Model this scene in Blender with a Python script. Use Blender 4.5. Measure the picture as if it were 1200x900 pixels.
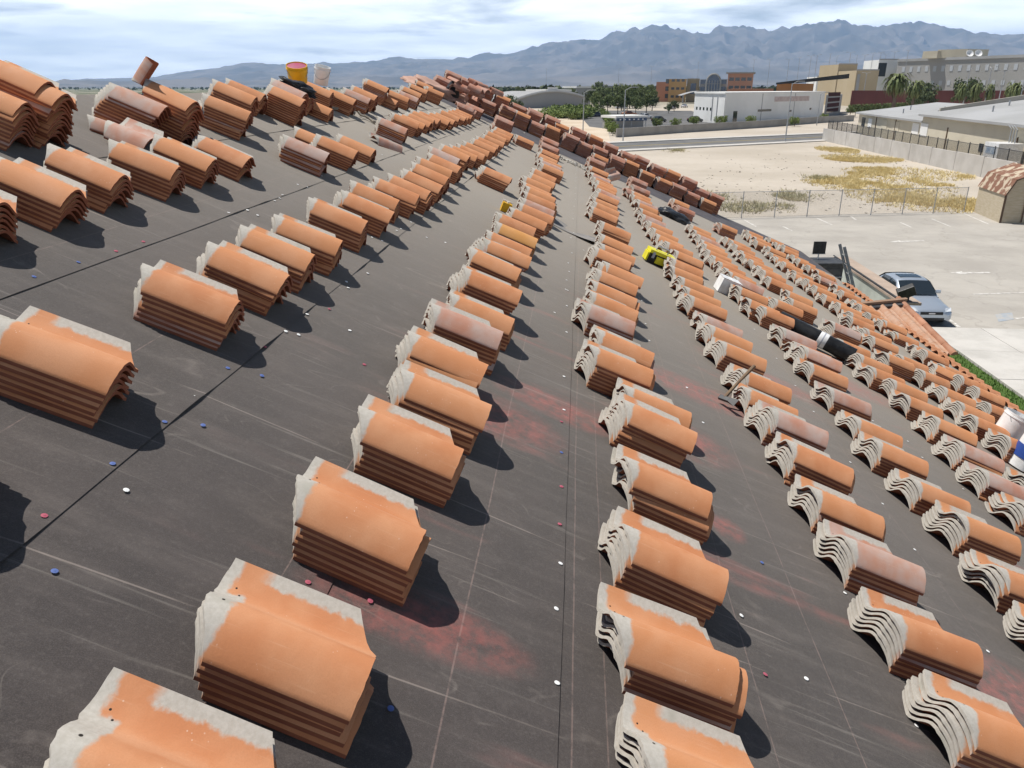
import bpy, bmesh, math, random
from mathutils import Vector, Matrix, Quaternion, noise as mnoise
R = math.radians
for o in list(bpy.data.objects):
    bpy.data.objects.remove(o)
S = bpy.context.scene
COL = S.collection

# ------------------------------------------------------------------ camera
F = 900.0                      # focal length in photo pixels (1200 wide)
PITCH, YAW, SLOPE, CH, CZ = 0.368803, -0.084010, 0.395206, 1.830635, 8.0
CAM = Vector((0, 0, CZ))
FW = Vector((math.sin(YAW)*math.cos(PITCH), math.cos(YAW)*math.cos(PITCH), -math.sin(PITCH)))
RT = Vector((math.cos(YAW), -math.sin(YAW), 0))
UP = RT.cross(FW)
cd = bpy.data.cameras.new('camera'); cam = bpy.data.objects.new('camera', cd); COL.objects.link(cam)
cam.matrix_world = Matrix(((RT.x, UP.x, -FW.x, 0), (RT.y, UP.y, -FW.y, 0), (RT.z, UP.z, -FW.z, CZ), (0, 0, 0, 1)))
cd.sensor_width = 36.0; cd.lens = F/1200*36; cd.clip_end = 120000; cd.clip_start = 0.05
S.camera = cam

# ------------------------------------------------------------------ light
SUN = Vector((-0.40, 0.19, 1.05)).normalized()
W = bpy.data.worlds.new('World'); S.world = W; W.use_nodes = True
nt = W.node_tree; nt.nodes.clear()
def wn(t, **k):
    n = nt.nodes.new(t)
    for a, b in k.items(): setattr(n, a, b)
    return n
out = wn('ShaderNodeOutputWorld'); bg = wn('ShaderNodeBackground'); sky = wn('ShaderNodeTexSky', sky_type='NISHITA', sun_disc=False)
sky.sun_elevation = math.asin(SUN.z); sky.sun_rotation = math.atan2(SUN.x, SUN.y); sky.air_density = 1.0; sky.dust_density = 1.5; sky.altitude = 700
tc = wn('ShaderNodeTexCoord'); sp = wn('ShaderNodeSeparateXYZ'); nt.links.new(tc.outputs['Generated'], sp.inputs[0])
zz = wn('ShaderNodeMath', operation='ADD'); zz.inputs[1].default_value = 0.09
za = wn('ShaderNodeMath', operation='ABSOLUTE'); nt.links.new(sp.outputs[2], za.inputs[0]); nt.links.new(za.outputs[0], zz.inputs[0])
dv1 = wn('ShaderNodeMath', operation='DIVIDE'); dv2 = wn('ShaderNodeMath', operation='DIVIDE'); cb = wn('ShaderNodeCombineXYZ')
for d, i in ((dv1, 0), (dv2, 1)):
    nt.links.new(sp.outputs[i], d.inputs[0]); nt.links.new(zz.outputs[0], d.inputs[1]); nt.links.new(d.outputs[0], cb.inputs[i])
n1 = wn('ShaderNodeTexNoise'); n1.inputs['Scale'].default_value = 0.55; n1.inputs['Detail'].default_value = 9; n1.inputs['Roughness'].default_value = 0.55; n1.inputs['Distortion'].default_value = 0.25
nt.links.new(cb.outputs[0], n1.inputs['Vector'])
r1 = wn('ShaderNodeValToRGB'); r1.color_ramp.elements[0].position = 0.36; r1.color_ramp.elements[0].color = (0, 0, 0, 1); r1.color_ramp.elements[1].position = 0.55; r1.color_ramp.elements[1].color = (1, 1, 1, 1)
cov = wn('ShaderNodeMapRange'); nt.links.new(za.outputs[0], cov.inputs[0]); cov.inputs[1].default_value = 0.0; cov.inputs[2].default_value = 0.35; cov.inputs[3].default_value = 0.17; cov.inputs[4].default_value = -0.42   # a broken cloud deck: dense where seen edge-on, open overhead
cva = wn('ShaderNodeMath', operation='ADD'); nt.links.new(n1.outputs[0], cva.inputs[0]); nt.links.new(cov.outputs[0], cva.inputs[1]); nt.links.new(cva.outputs[0], r1.inputs[0])
n2 = wn('ShaderNodeTexNoise'); n2.inputs['Scale'].default_value = 1.3; n2.inputs['Detail'].default_value = 7
nt.links.new(cb.outputs[0], n2.inputs['Vector'])
r2 = wn('ShaderNodeValToRGB'); r2.color_ramp.elements[0].position = 0.32; r2.color_ramp.elements[0].color = (33.0, 33.6, 34.2, 1); r2.color_ramp.elements[1].position = 0.66; r2.color_ramp.elements[1].color = (47.0, 47.0, 46.5, 1)
nt.links.new(n2.outputs[0], r2.inputs[0])
mx = wn('ShaderNodeMixRGB'); sc = wn('ShaderNodeMath', operation='MULTIPLY'); sc.inputs[1].default_value = 0.85
nt.links.new(r1.outputs[0], sc.inputs[0]); nt.links.new(sc.outputs[0], mx.inputs[0])
nt.links.new(sky.outputs[0], mx.inputs[1]); nt.links.new(r2.outputs[0], mx.inputs[2])
nt.links.new(mx.outputs[0], bg.inputs[0]); bg.inputs[1].default_value = 0.05; nt.links.new(bg.outputs[0], out.inputs[0])
sd = bpy.data.lights.new('sun', 'SUN'); sd.energy = 5.0; sd.angle = R(0.53); sd.color = (1.0, 0.965, 0.91)
so = bpy.data.objects.new('sun', sd); COL.objects.link(so); so.rotation_mode = 'QUATERNION'; so.rotation_quaternion = SUN.to_track_quat('Z', 'Y'); so.location = (0, 0, 60)
S.view_settings.view_transform = 'Standard'; S.view_settings.look = 'None'; S.view_settings.gamma = 1; S.view_settings.exposure = 0.22
S.render.engine = 'CYCLES'; S.cycles.volume_bounces = 1; S.cycles.max_bounces = 8
S.render.resolution_x = 1024; S.render.resolution_y = 768

# ------------------------------------------------------------------ geometry of the place
EX = Vector((math.cos(SLOPE), 0, -math.sin(SLOPE))); NZ = Vector((math.sin(SLOPE), 0, math.cos(SLOPE))); EY = Vector((0, 1, 0))
ROOFM = Matrix(((EX.x, 0, NZ.x, 0), (0, 1, 0, 0), (EX.z, 0, NZ.z, 0), (0, 0, 0, 1)))
def RP(u, v, w=0.0):                     # point on the roof: u along a row, v down the slope, w above the felt
    return CAM + EY*u + EX*v + NZ*(w-CH)
def ray(x, y): return FW*F + RT*(x-600) - UP*(y-450)
def roof_px(x, y, w=0.0):                # photo pixel -> (u, v) on the roof
    d = ray(x, y); t = (w-CH)/d.dot(NZ); P = d*t
    return P.y, P.dot(EX)
def gp(x, y, z=0.0):                     # photo pixel -> point on the level z
    d = ray(x, y); t = (z-CZ)/d.z; return CAM + d*t
def zat(x, y, P):                        # height of pixel y above the ground point P (vertical line through P)
    d = ray(x, y); k = (P.xy.length)/(d.xy.length); return CZ + d.z*k

# ------------------------------------------------------------------ helpers
class MB:
    def __init__(s): s.v = []; s.f = []
    def add(s, vs, fs):
        n = len(s.v); s.v += [tuple(q) for q in vs]; s.f += [tuple(i+n for i in f) for f in fs]; return s
    def box(s, a, b, M=None):
        (x0, y0, z0), (x1, y1, z1) = a, b
        vs = [Vector(q) for q in ((x0,y0,z0),(x1,y0,z0),(x1,y1,z0),(x0,y1,z0),(x0,y0,z1),(x1,y0,z1),(x1,y1,z1),(x0,y1,z1))]
        if M: vs = [M @ q for q in vs]
        return s.add(vs, [(0,3,2,1),(4,5,6,7),(0,1,5,4),(1,2,6,5),(2,3,7,6),(3,0,4,7)])
    def prism(s, pts, z0, z1):
        n = len(pts)
        a = sum(pts[i][0]*pts[(i+1) % n][1]-pts[(i+1) % n][0]*pts[i][1] for i in range(n))
        if a < 0: pts = pts[::-1]
        z1s = z1 if isinstance(z1, (list, tuple)) else [z1]*n
        vs = [(p[0], p[1], z0) for p in pts]+[(p[0], p[1], z) for p, z in zip(pts, z1s)]
        return s.add(vs, [tuple(range(n))[::-1], tuple(range(n, 2*n))]+[(i, (i+1) % n, n+(i+1) % n, n+i) for i in range(n)])
    def tube(s, pts, rad, n=8, cap=True):
        pts = [Vector(p) for p in pts]; rads = rad if isinstance(rad, (list, tuple)) else [rad]*len(pts)
        base = len(s.v); ref = None
        for i, p in enumerate(pts):
            d = (pts[min(i+1, len(pts)-1)]-pts[max(i-1, 0)]).normalized()
            if ref is None: ref = d.orthogonal().normalized()
            ref = (ref-d*ref.dot(d)).normalized(); b = d.cross(ref)
            for k in range(n):
                a = 2*math.pi*k/n; s.v.append(tuple(p+(ref*math.cos(a)+b*math.sin(a))*rads[i]))
        for i in range(len(pts)-1):
            for k in range(n):
                s.f.append((base+i*n+k, base+i*n+(k+1) % n, base+(i+1)*n+(k+1) % n, base+(i+1)*n+k))
        if cap:
            s.f.append(tuple(base+k for k in range(n))[::-1]); s.f.append(tuple(base+(len(pts)-1)*n+k for k in range(n)))
        return s
    def lathe(s, prof, n=20, M=None):
        base = len(s.v)
        for r, z in prof:
            for k in range(n):
                a = 2*math.pi*k/n; q = Vector((r*math.cos(a), r*math.sin(a), z)); s.v.append(tuple(M @ q if M else q))
        for i in range(len(prof)-1):
            for k in range(n):
                s.f.append((base+i*n+k, base+i*n+(k+1) % n, base+(i+1)*n+(k+1) % n, base+(i+1)*n+k))
        s.f.append(tuple(base+k for k in range(n))[::-1]); s.f.append(tuple(base+(len(prof)-1)*n+k for k in range(n)))
        return s
    def grid(s, fn, nu, nv):
        base = len(s.v)
        for i in range(nu+1):
            for j in range(nv+1): s.v.append(tuple(fn(i/nu, j/nv)))
        for i in range(nu):
            for j in range(nv):
                a = base+i*(nv+1)+j; s.f.append((a, a+nv+1, a+nv+2, a+1))
        return s
    def mesh(s, name, m, smooth=False, bevel=0):
        me = bpy.data.meshes.new(name); me.from_pydata(s.v, [], s.f); me.materials.append(m)
        if bevel:
            bm = bmesh.new(); bm.from_mesh(me)
            bmesh.ops.bevel(bm, geom=[e for e in bm.edges if len(e.link_faces) == 2 and e.calc_face_angle(0) > 0.6], offset=bevel, segments=2, affect='EDGES', profile=0.6)
            bm.to_mesh(me); bm.free()
        if smooth:
            me.polygons.foreach_set('use_smooth', [True]*len(me.polygons)); me.set_sharp_from_angle(angle=R(40))
        me.update(); return me
    def build(s, name, m, parent=None, smooth=False, bevel=0, loc=None):
        return link(name, s.mesh(name, m, smooth, bevel), parent, loc)
def link(name, me, parent=None, loc=None):
    o = bpy.data.objects.new(name, me); COL.objects.link(o)
    if parent: o.parent = parent
    if loc is not None: o.location = loc
    return o
def tag(o, label, cat, group=None):
    o['label'] = label; o['category'] = cat
    if group: o['group'] = group
    return o
def struct(o): o['kind'] = 'structure'; return o
def stuff(o, label=None, cat=None):
    o['kind'] = 'stuff'
    if label: o['label'] = label; o['category'] = cat
    return o
def thing(name, label, cat, loc=(0, 0, 0), rz=0, group=None):
    o = bpy.data.objects.new(name, None); o.empty_display_size = 0.1; COL.objects.link(o); o.location = loc; o.rotation_euler = (0, 0, rz)
    return tag(o, label, cat, group)
def on_roof(o, u, v, w=0.0, yaw=0.0, extra=None):
    o.rotation_mode = 'QUATERNION'; o.location = RP(u, v, w)
    q = ROOFM.to_quaternion() @ Quaternion((0, 0, 1), yaw)
    o.rotation_quaternion = q @ extra if extra else q
    return o

# ------------------------------------------------------------------ materials
MATS = {}
def newmat(name):
    m = bpy.data.materials.new(name); m.use_nodes = True; t = m.node_tree; b = t.nodes['Principled BSDF']; MATS[name] = m
    b.inputs['Specular IOR Level'].default_value = 0.3
    return m, t, b
def mixc(t, fac, a, b, blend='MIX'):
    n = t.nodes.new('ShaderNodeMixRGB'); n.blend_type = blend
    for i, x in ((0, fac), (1, a), (2, b)):
        if hasattr(x, 'links') or isinstance(x, bpy.types.NodeSocket): t.links.new(x, n.inputs[i])
        elif i == 0: n.inputs[0].default_value = x
        else: n.inputs[i].default_value = (*x, 1)
    return n.outputs[0]
def math_(t, op, a, b=0.0, c=None, clamp=False):
    n = t.nodes.new('ShaderNodeMath'); n.operation = op; n.use_clamp = clamp
    for i, x in enumerate((a, b, c)):
        if x is None: continue
        if isinstance(x, bpy.types.NodeSocket): t.links.new(x, n.inputs[i])
        else: n.inputs[i].default_value = x
    return n.outputs[0]
def maprange(t, x, a, b, c=0.0, d=1.0, smooth=True):
    n = t.nodes.new('ShaderNodeMapRange'); n.interpolation_type = 'SMOOTHSTEP' if smooth else 'LINEAR'
    t.links.new(x, n.inputs[0])
    for i, q in enumerate((a, b, c, d)): n.inputs[i+1].default_value = q
    return n.outputs[0]
def noise(t, vec, scale, detail=4, rough=0.55, sx=None, dist=0):
    n = t.nodes.new('ShaderNodeTexNoise'); n.inputs['Scale'].default_value = scale; n.inputs['Detail'].default_value = detail; n.inputs['Roughness'].default_value = rough; n.inputs['Distortion'].default_value = dist
    if sx:
        mp = t.nodes.new('ShaderNodeMapping'); mp.inputs['Scale'].default_value = sx; t.links.new(vec, mp.inputs[0]); vec = mp.outputs[0]
    t.links.new(vec, n.inputs['Vector']); return n.outputs[0]
def coord(t, k='Object'): return t.nodes.new('ShaderNodeTexCoord').outputs[k]
def bump(t, b, h, strength=0.3, dist=0.01):
    n = t.nodes.new('ShaderNodeBump'); n.inputs['Strength'].default_value = strength; n.inputs['Distance'].default_value = dist
    t.links.new(h, n.inputs['Height']); t.links.new(n.outputs[0], b.inputs['Normal'])
def mat(name, c, c2=None, scale=4.0, rough=0.8, bmp=0.0, bscale=None, detail=5, lo=0.35, hi=0.65, metal=0.0, sx=None, rnd=0.0, bdist=0.01, spec=None):
    m, t, b = newmat(name); b.inputs['Roughness'].default_value = rough; b.inputs['Metallic'].default_value = metal
    if spec is not None: b.inputs['Specular IOR Level'].default_value = spec
    co = coord(t); base = None
    if c2:
        base = mixc(t, maprange(t, noise(t, co, scale, detail, sx=sx), lo, hi), c, c2)
    if rnd:
        oi = t.nodes.new('ShaderNodeObjectInfo'); hs = t.nodes.new('ShaderNodeHueSaturation')
        t.links.new(maprange(t, oi.outputs['Random'], 0, 1, 1-rnd, 1+rnd, False), hs.inputs['Value'])
        if base is not None: t.links.new(base, hs.inputs['Color'])
        else: hs.inputs['Color'].default_value = (*c, 1)
        base = hs.outputs[0]
    if base is not None: t.links.new(base, b.inputs['Base Color'])
    else: b.inputs['Base Color'].default_value = (*c, 1)
    if bmp: bump(t, b, noise(t, co, bscale or scale*6, 6), bmp, bdist)
    return m

KS = 1.13                                            # the stacked tiles are a little larger than the nominal profile
TL, TW, TT, SPC = 0.46, 0.335, 0.0132, 0.0245       # tile length, width, thickness, pitch of a stack
def clay(name, o1, o2, o3, greyamt=1.0, wash=0.0):
    m, t, b = newmat(name); b.inputs['Roughness'].default_value = 0.72; b.inputs['Specular IOR Level'].default_value = 0.22
    uv = coord(t, 'UV'); s = t.nodes.new('ShaderNodeSeparateXYZ'); t.links.new(uv, s.inputs[0]); X, Y = s.outputs[0], s.outputs[1]
    oi = t.nodes.new('ShaderNodeObjectInfo'); rnd = oi.outputs['Random']
    off = t.nodes.new('ShaderNodeCombineXYZ'); t.links.new(math_(t, 'MULTIPLY', rnd, 37.0), off.inputs[0]); t.links.new(math_(t, 'MULTIPLY', rnd, 91.0), off.inputs[1])
    va = t.nodes.new('ShaderNodeVectorMath'); va.operation = 'ADD'; t.links.new(uv, va.inputs[0]); t.links.new(off.outputs[0], va.inputs[1]); P = va.outputs[0]
    nA = noise(t, P, 22, 4, 0.6); nB = noise(t, P, 70, 5, 0.7); nC = noise(t, P, 5.5, 3)
    jit = math_(t, 'ADD', math_(t, 'MULTIPLY', math_(t, 'SUBTRACT', nA, 0.5), 0.045), math_(t, 'MULTIPLY', math_(t, 'SUBTRACT', nB, 0.5), 0.012))
    xj = math_(t, 'ADD', X, jit); yj = math_(t, 'ADD', Y, jit)
    head = maprange(t, xj, 0.088, 0.072)
    patch = math_(t, 'MULTIPLY', maprange(t, yj, 0.235, 0.25), maprange(t, xj, 0.022, 0.04))
    head = math_(t, 'MULTIPLY', head, math_(t, 'SUBTRACT', 1.0, patch))
    lip = math_(t, 'MULTIPLY', maprange(t, yj, 0.294, 0.308), maprange(t, xj, 0.09, 0.13))
    grey = math_(t, 'MULTIPLY', math_(t, 'MAXIMUM', head, lip), greyamt, clamp=True)
    hue = mixc(t, maprange(t, rnd, 0.15, 0.9, 0, 1, False), o1, o2)
    body = mixc(t, maprange(t, nC, 0.35, 0.7), hue, o3)
    # lighter bloom along the pan crease, pale scuffs and specks
    crease = math_(t, 'MULTIPLY', math_(t, 'MULTIPLY', maprange(t, yj, 0.17, 0.20), maprange(t, yj, 0.245, 0.215)), 0.28)
    body = mixc(t, crease, body, (0.70, 0.42, 0.26))
    grain = noise(t, P, 240, 3, 0.7); body = mixc(t, math_(t, 'MULTIPLY', maprange(t, grain, 0.35, 0.72), 0.22), body, (0.40, 0.17, 0.08))
    scr = noise(t, P, 1.0, 3, 0.6, sx=(4, 130, 1)); body = mixc(t, math_(t, 'MULTIPLY', maprange(t, scr, 0.60, 0.72), 0.25), body, (0.66, 0.40, 0.24))
    if wash: body = mixc(t, math_(t, 'MULTIPLY', maprange(t, nC, 0.25, 0.75), wash), body, (0.50, 0.42, 0.38))
    vo = t.nodes.new('ShaderNodeTexVoronoi'); vo.inputs['Scale'].default_value = 55; t.links.new(P, vo.inputs['Vector'])
    speck = math_(t, 'MULTIPLY', maprange(t, vo.outputs['Distance'], 0.13, 0.06), maprange(t, noise(t, P, 9, 2), 0.52, 0.6))
    body = mixc(t, math_(t, 'MULTIPLY', speck, 0.5), body, (0.75, 0.6, 0.48))
    gcol = mixc(t, maprange(t, nB, 0.3, 0.7), (0.42, 0.385, 0.33), (0.50, 0.465, 0.41))
    gcol = mixc(t, maprange(t, nC, 0.55, 0.75), gcol, (0.36, 0.34, 0.285))
    col = mixc(t, grey, body, gcol)
    # nail holes: one in the crown of the head, two in the pan
    for hx, hy, hr in ((0.052, 0.135, 0.0045), (0.045, 0.262, 0.003), (0.062, 0.243, 0.003)):
        dd = math_(t, 'ADD', math_(t, 'POWER', math_(t, 'SUBTRACT', X, hx), 2.0), math_(t, 'POWER', math_(t, 'SUBTRACT', Y, hy), 2.0))
        col = mixc(t, maprange(t, dd, (hr*1.15)**2, (hr*0.8)**2), col, (0.02, 0.015, 0.012))
    t.links.new(col, b.inputs['Base Color']); bump(t, b, nB, 0.25, 0.004)
    return m
CLAY = clay('clay_orange', (0.575, 0.255, 0.112), (0.525, 0.215, 0.095), (0.60, 0.29, 0.148))
CLAYP = clay('clay_weathered', (0.50, 0.235, 0.145), (0.46, 0.22, 0.15), (0.45, 0.30, 0.24), 1.0, 0.55)
CLAYY = clay('clay_yellowish', (0.62, 0.30, 0.09), (0.60, 0.29, 0.09), (0.64, 0.33, 0.13))
CLAYB = mat('clay_body_shade', (0.235, 0.078, 0.043), (0.29, 0.105, 0.058), 9, 0.85)
CLAYE = clay('clay_plain', (0.55, 0.24, 0.12), (0.50, 0.22, 0.11), (0.58, 0.30, 0.17), 0.0)
CLAYR = clay('clay_rosy', (0.42, 0.165, 0.10), (0.46, 0.20, 0.125), (0.42, 0.23, 0.17), 0.35, 0.3)

# felt: coordinates of the sheet mesh are (v, u, w) in roof metres
m, t, b = newmat('roof_felt'); FELT = m
b.inputs['Roughness'].default_value = 0.85; b.inputs['Specular IOR Level'].default_value = 0.25
b.inputs['Sheen Weight'].default_value = 0.22; b.inputs['Sheen Roughness'].default_value = 0.6; b.inputs['Sheen Tint'].default_value = (0.95, 0.9, 0.8, 1)
co = coord(t); s_ = t.nodes.new('ShaderNodeSeparateXYZ'); t.links.new(co, s_.inputs[0]); FV, FU = s_.outputs[0], s_.outputs[1]
nL = noise(t, co, 0.55, 5, 0.6, dist=0.4); nS = noise(t, co, 3.0, 6, 0.65, sx=(0.5, 2.2, 1)); nF = noise(t, co, 260, 3, 0.7); nM = noise(t, co, 14, 5, 0.7)
col = mixc(t, maprange(t, nL, 0.3, 0.72), (0.026, 0.0205, 0.0205), (0.052, 0.041, 0.039))
col = mixc(t, math_(t, 'MULTIPLY', maprange(t, nS, 0.45, 0.75), 0.4), col, (0.12, 0.10, 0.09))
col = mixc(t, math_(t, 'MULTIPLY', maprange(t, nM, 0.5, 0.8), 0.18), col, (0.17, 0.145, 0.132))
col = mixc(t, math_(t, 'MULTIPLY', maprange(t, nF, 0.40, 0.70), 0.28), col, (0.14, 0.118, 0.11))
col = mixc(t, math_(t, 'MULTIPLY', maprange(t, noise(t, co, 75, 4, 0.75), 0.5, 0.72), 0.16), col, (0.21, 0.185, 0.165))
# paler, tanner felt towards the gable end
col = mixc(t, math_(t, 'MULTIPLY', maprange(t, FU, 2.0, 14.0), 0.92), col, (0.295, 0.257, 0.210))
streak = noise(t, co, 1.0, 3, 0.6, sx=(0.8, 26, 1))
col = mixc(t, math_(t, 'MULTIPLY', maprange(t, streak, 0.6, 0.78), 0.35), col, (0.28, 0.25, 0.22))
# red chalk powder
nR = noise(t, co, 1.1, 4, 0.65, sx=(0.35, 1.5, 1)); red = math_(t, 'MULTIPLY', maprange(t, nR, 0.56, 0.74), math_(t, 'MULTIPLY', maprange(t, FV, -1.2, 0.6), maprange(t, FU, 10, 6)))
spots = [(1.45, .62, .22, .35), (5.0, 1.55, .35, .5), (6.2, 2.0, .3, .9), (3.9, 1.75, .14, .12), (4.1, .25, .3, .5), (3.4, 3.2, .3, .7), (7.6, 2.9, .3, .8), (2.2, .2, .16, .45), (9.0, 4.3, .4, .8), (4.6, 0.7, .2, .5)]
for su, sv, ru, rv in spots:
    d2 = math_(t, 'ADD', math_(t, 'POWER', math_(t, 'DIVIDE', math_(t, 'SUBTRACT', FU, su), ru), 2.0), math_(t, 'POWER', math_(t, 'DIVIDE', math_(t, 'SUBTRACT', FV, sv), rv), 2.0))
    red = math_(t, 'MAXIMUM', red, math_(t, 'MULTIPLY', maprange(t, d2, 1.3, 0.0), maprange(t, nM, 0.25, 0.65)))
col = mixc(t, math_(t, 'MULTIPLY', math_(t, 'MULTIPLY', red, maprange(t, noise(t, co, 6, 6, .75), .25, .62)), 0.62), col, (0.36, 0.085, 0.07))
# snapped chalk lines along the rows and faint ones across
for v0, wd, am in ((-1.42, .004, .45), (-0.30, .004, .55), (0.36, .0045, .5), (0.80, .0045, .45), (0.93, .004, .4), (1.62, .004, .4), (2.05, .004, .5), (2.9, .004, .4), (3.35, .004, .4), (4.2, .005, .3), (-2.3, .004, .35)):
    wob = math_(t, 'ADD', FV, math_(t, 'MULTIPLY', math_(t, 'SUBTRACT', noise(t, co, 0.35, 2), 0.5), 0.05))
    ln = maprange(t, math_(t, 'ABSOLUTE', math_(t, 'SUBTRACT', wob, v0)), wd, wd*0.4)
    col = mixc(t, math_(t, 'MULTIPLY', math_(t, 'MULTIPLY', ln, maprange(t, nM, 0.3, 0.6)), am*.7), col, (0.34, 0.23, 0.20))
for u0 in (1.9, 2.65, 3.05, 3.9, 4.7, 6.1, 7.4, 9.0, 10.9, 13.2):
    sk = math_(t, 'ADD', FU, math_(t, 'MULTIPLY', FV, 0.04*math.sin(u0*9)))
    ln = maprange(t, math_(t, 'ABSOLUTE', math_(t, 'SUBTRACT', sk, u0)), 0.005, 0.002)
    col = mixc(t, math_(t, 'MULTIPLY', math_(t, 'MULTIPLY', ln, maprange(t, nS, 0.42, 0.62)), 0.4), col, (0.36, 0.30, 0.26))
for sc_, of_, am_ in ((0.9, 3.0, .20), (1.7, 11.0, .16), (2.6, 23.0, .12)):      # curling scuffs and drag marks
    mp_ = t.nodes.new('ShaderNodeMapping'); mp_.inputs['Location'].default_value = (of_, of_*1.7, 0); mp_.inputs['Rotation'].default_value = (0, 0, of_); mp_.inputs['Scale'].default_value = (.6, 1.5, 1); t.links.new(co, mp_.inputs[0])
    cn_ = noise(t, mp_.outputs[0], sc_, 2, 0.4, dist=.8); ln = maprange(t, math_(t, 'ABSOLUTE', math_(t, 'SUBTRACT', cn_, .5)), .006, .0015)
    col = mixc(t, math_(t, 'MULTIPLY', math_(t, 'MULTIPLY', ln, maprange(t, noise(t, co, 2.2, 4, .7), .48, .66)), am_), col, (0.36, 0.31, 0.27))
t.links.new(col, b.inputs['Base Color']); bump(t, b, math_(t, 'ADD', math_(t, 'MULTIPLY', nF, .35), math_(t, 'MULTIPLY', noise(t, co, 9, 5, .6, sx=(1, .45, 1)), 1.4)), 0.5, 0.006)
FELT2 = mat('fresh_felt', (0.075, 0.070, 0.075), (0.10, 0.092, 0.098), 3, 0.8, 0.2, 200)
FELT3 = mat('weathered_felt', (0.19, 0.18, 0.17), (0.27, 0.25, 0.23), 5, 0.9, 0.3, 120)

WHITEP = mat('white_plastic', (0.78, 0.78, 0.77), (0.66, 0.65, 0.63), 6, 0.35)
GREYP = mat('grey_plastic', (0.36, 0.37, 0.41), None, rough=0.45)
YELLOW = mat('yellow_plastic', (0.74, 0.42, 0.015), (0.66, 0.36, 0.015), 8, 0.4)
LIMEY = mat('bright_yellow_plastic', (0.80, 0.74, 0.03), (0.66, 0.58, 0.03), 9, 0.4)
BLUEP = mat('blue_plastic', (0.03, 0.07, 0.28), None, rough=0.4)
REDP = mat('red_plastic', (0.40, 0.05, 0.12), (0.35, 0.10, 0.15), 10, 0.5)
BLACKP = mat('black_plastic', (0.012, 0.012, 0.013), (0.03, 0.03, 0.03), 8, 0.38, 0.2, 30)
ROPE = mat('dusty_rope', (0.36, 0.32, 0.26), (0.24, 0.21, 0.17), 20, 0.9)
STEEL = mat('galvanised_steel', (0.42, 0.43, 0.44), (0.33, 0.34, 0.35), 5, 0.5, metal=0.4)
DARKST = mat('dark_metal', (0.045, 0.046, 0.05), (0.07, 0.07, 0.07), 6, 0.5)
ALU = mat('weathered_aluminium', (0.20, 0.20, 0.20), (0.30, 0.30, 0.29), 6, 0.5, metal=0.3)
WOODT = mat('tool_wood', (0.16, 0.10, 0.06), (0.22, 0.15, 0.09), 12, 0.7)
CAPW = mat('cap_white', (0.80, 0.80, 0.78), None, rough=0.5)
CAPB = mat('cap_blue', (0.10, 0.15, 0.36), None, rough=0.5)
CAPR = mat('cap_red', (0.42, 0.10, 0.14), None, rough=0.5)
STUCCO = mat('cream_stucco', (0.55, 0.50, 0.42), (0.48, 0.43, 0.36), 1.5, 0.9, 0.2, 40)
GLASS = mat('dark_glass', (0.02, 0.028, 0.035), None, rough=0.08, spec=0.6)
BGLASS = mat('blue_glass', (0.03, 0.06, 0.12), (0.05, 0.09, 0.17), 0.3, 0.12, spec=0.6)

# ================================================================== THE SETTING
rng = random.Random(7)
# ---- ground sheet out to the horizon
m, t, b = newmat('desert_ground'); b.inputs['Roughness'].default_value = 0.95; b.inputs['Specular IOR Level'].default_value = 0.1
co = coord(t)
g = mixc(t, maprange(t, noise(t, co, 0.06, 6, 0.6), 0.35, 0.65), (0.41, 0.36, 0.295), (0.49, 0.435, 0.365))
g = mixc(t, math_(t, 'MULTIPLY', maprange(t, noise(t, co, 0.9, 6, 0.7), 0.5, 0.75), 0.5), g, (0.36, 0.31, 0.24))
g = mixc(t, math_(t, 'MULTIPLY', maprange(t, noise(t, co, 6.0, 4, 0.8), 0.55, 0.8), 0.5), g, (0.30, 0.26, 0.21))
dl = t.nodes.new('ShaderNodeVectorMath'); dl.operation = 'LENGTH'; t.links.new(co, dl.inputs[0])
far = maprange(t, dl.outputs['Value'], 250, 700)
g = mixc(t, math_(t, 'MULTIPLY', far, maprange(t, noise(t, co, 0.012, 5, 0.7), 0.40, 0.5)), g, (0.085, 0.10, 0.05))
t.links.new(g, b.inputs['Base Color']); bump(t, b, noise(t, co, 2.5, 8, 0.7), 0.5, 0.08)
GROUNDM = m
rings = [0, 15, 40, 80, 140, 220, 350, 600, 1000, 1800, 3200, 6000, 11000, 20000, 40000]
mb = MB(); na = 96
for r in rings:
    for k in range(na): mb.v.append((r*math.cos(2*math.pi*k/na), r*math.sin(2*math.pi*k/na), 0))
for i in range(len(rings)-1):
    for k in range(na): mb.f.append((i*na+k, (i+1)*na+k, (i+1)*na+(k+1) % na, i*na+(k+1) % na))
struct(mb.build('ground', GROUNDM))

def sheet(name, pts, z, m):
    mb = MB(); mb.add([(p[0], p[1], z) for p in pts], [tuple(range(len(pts)))]); return struct(mb.build(name, m))
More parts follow.
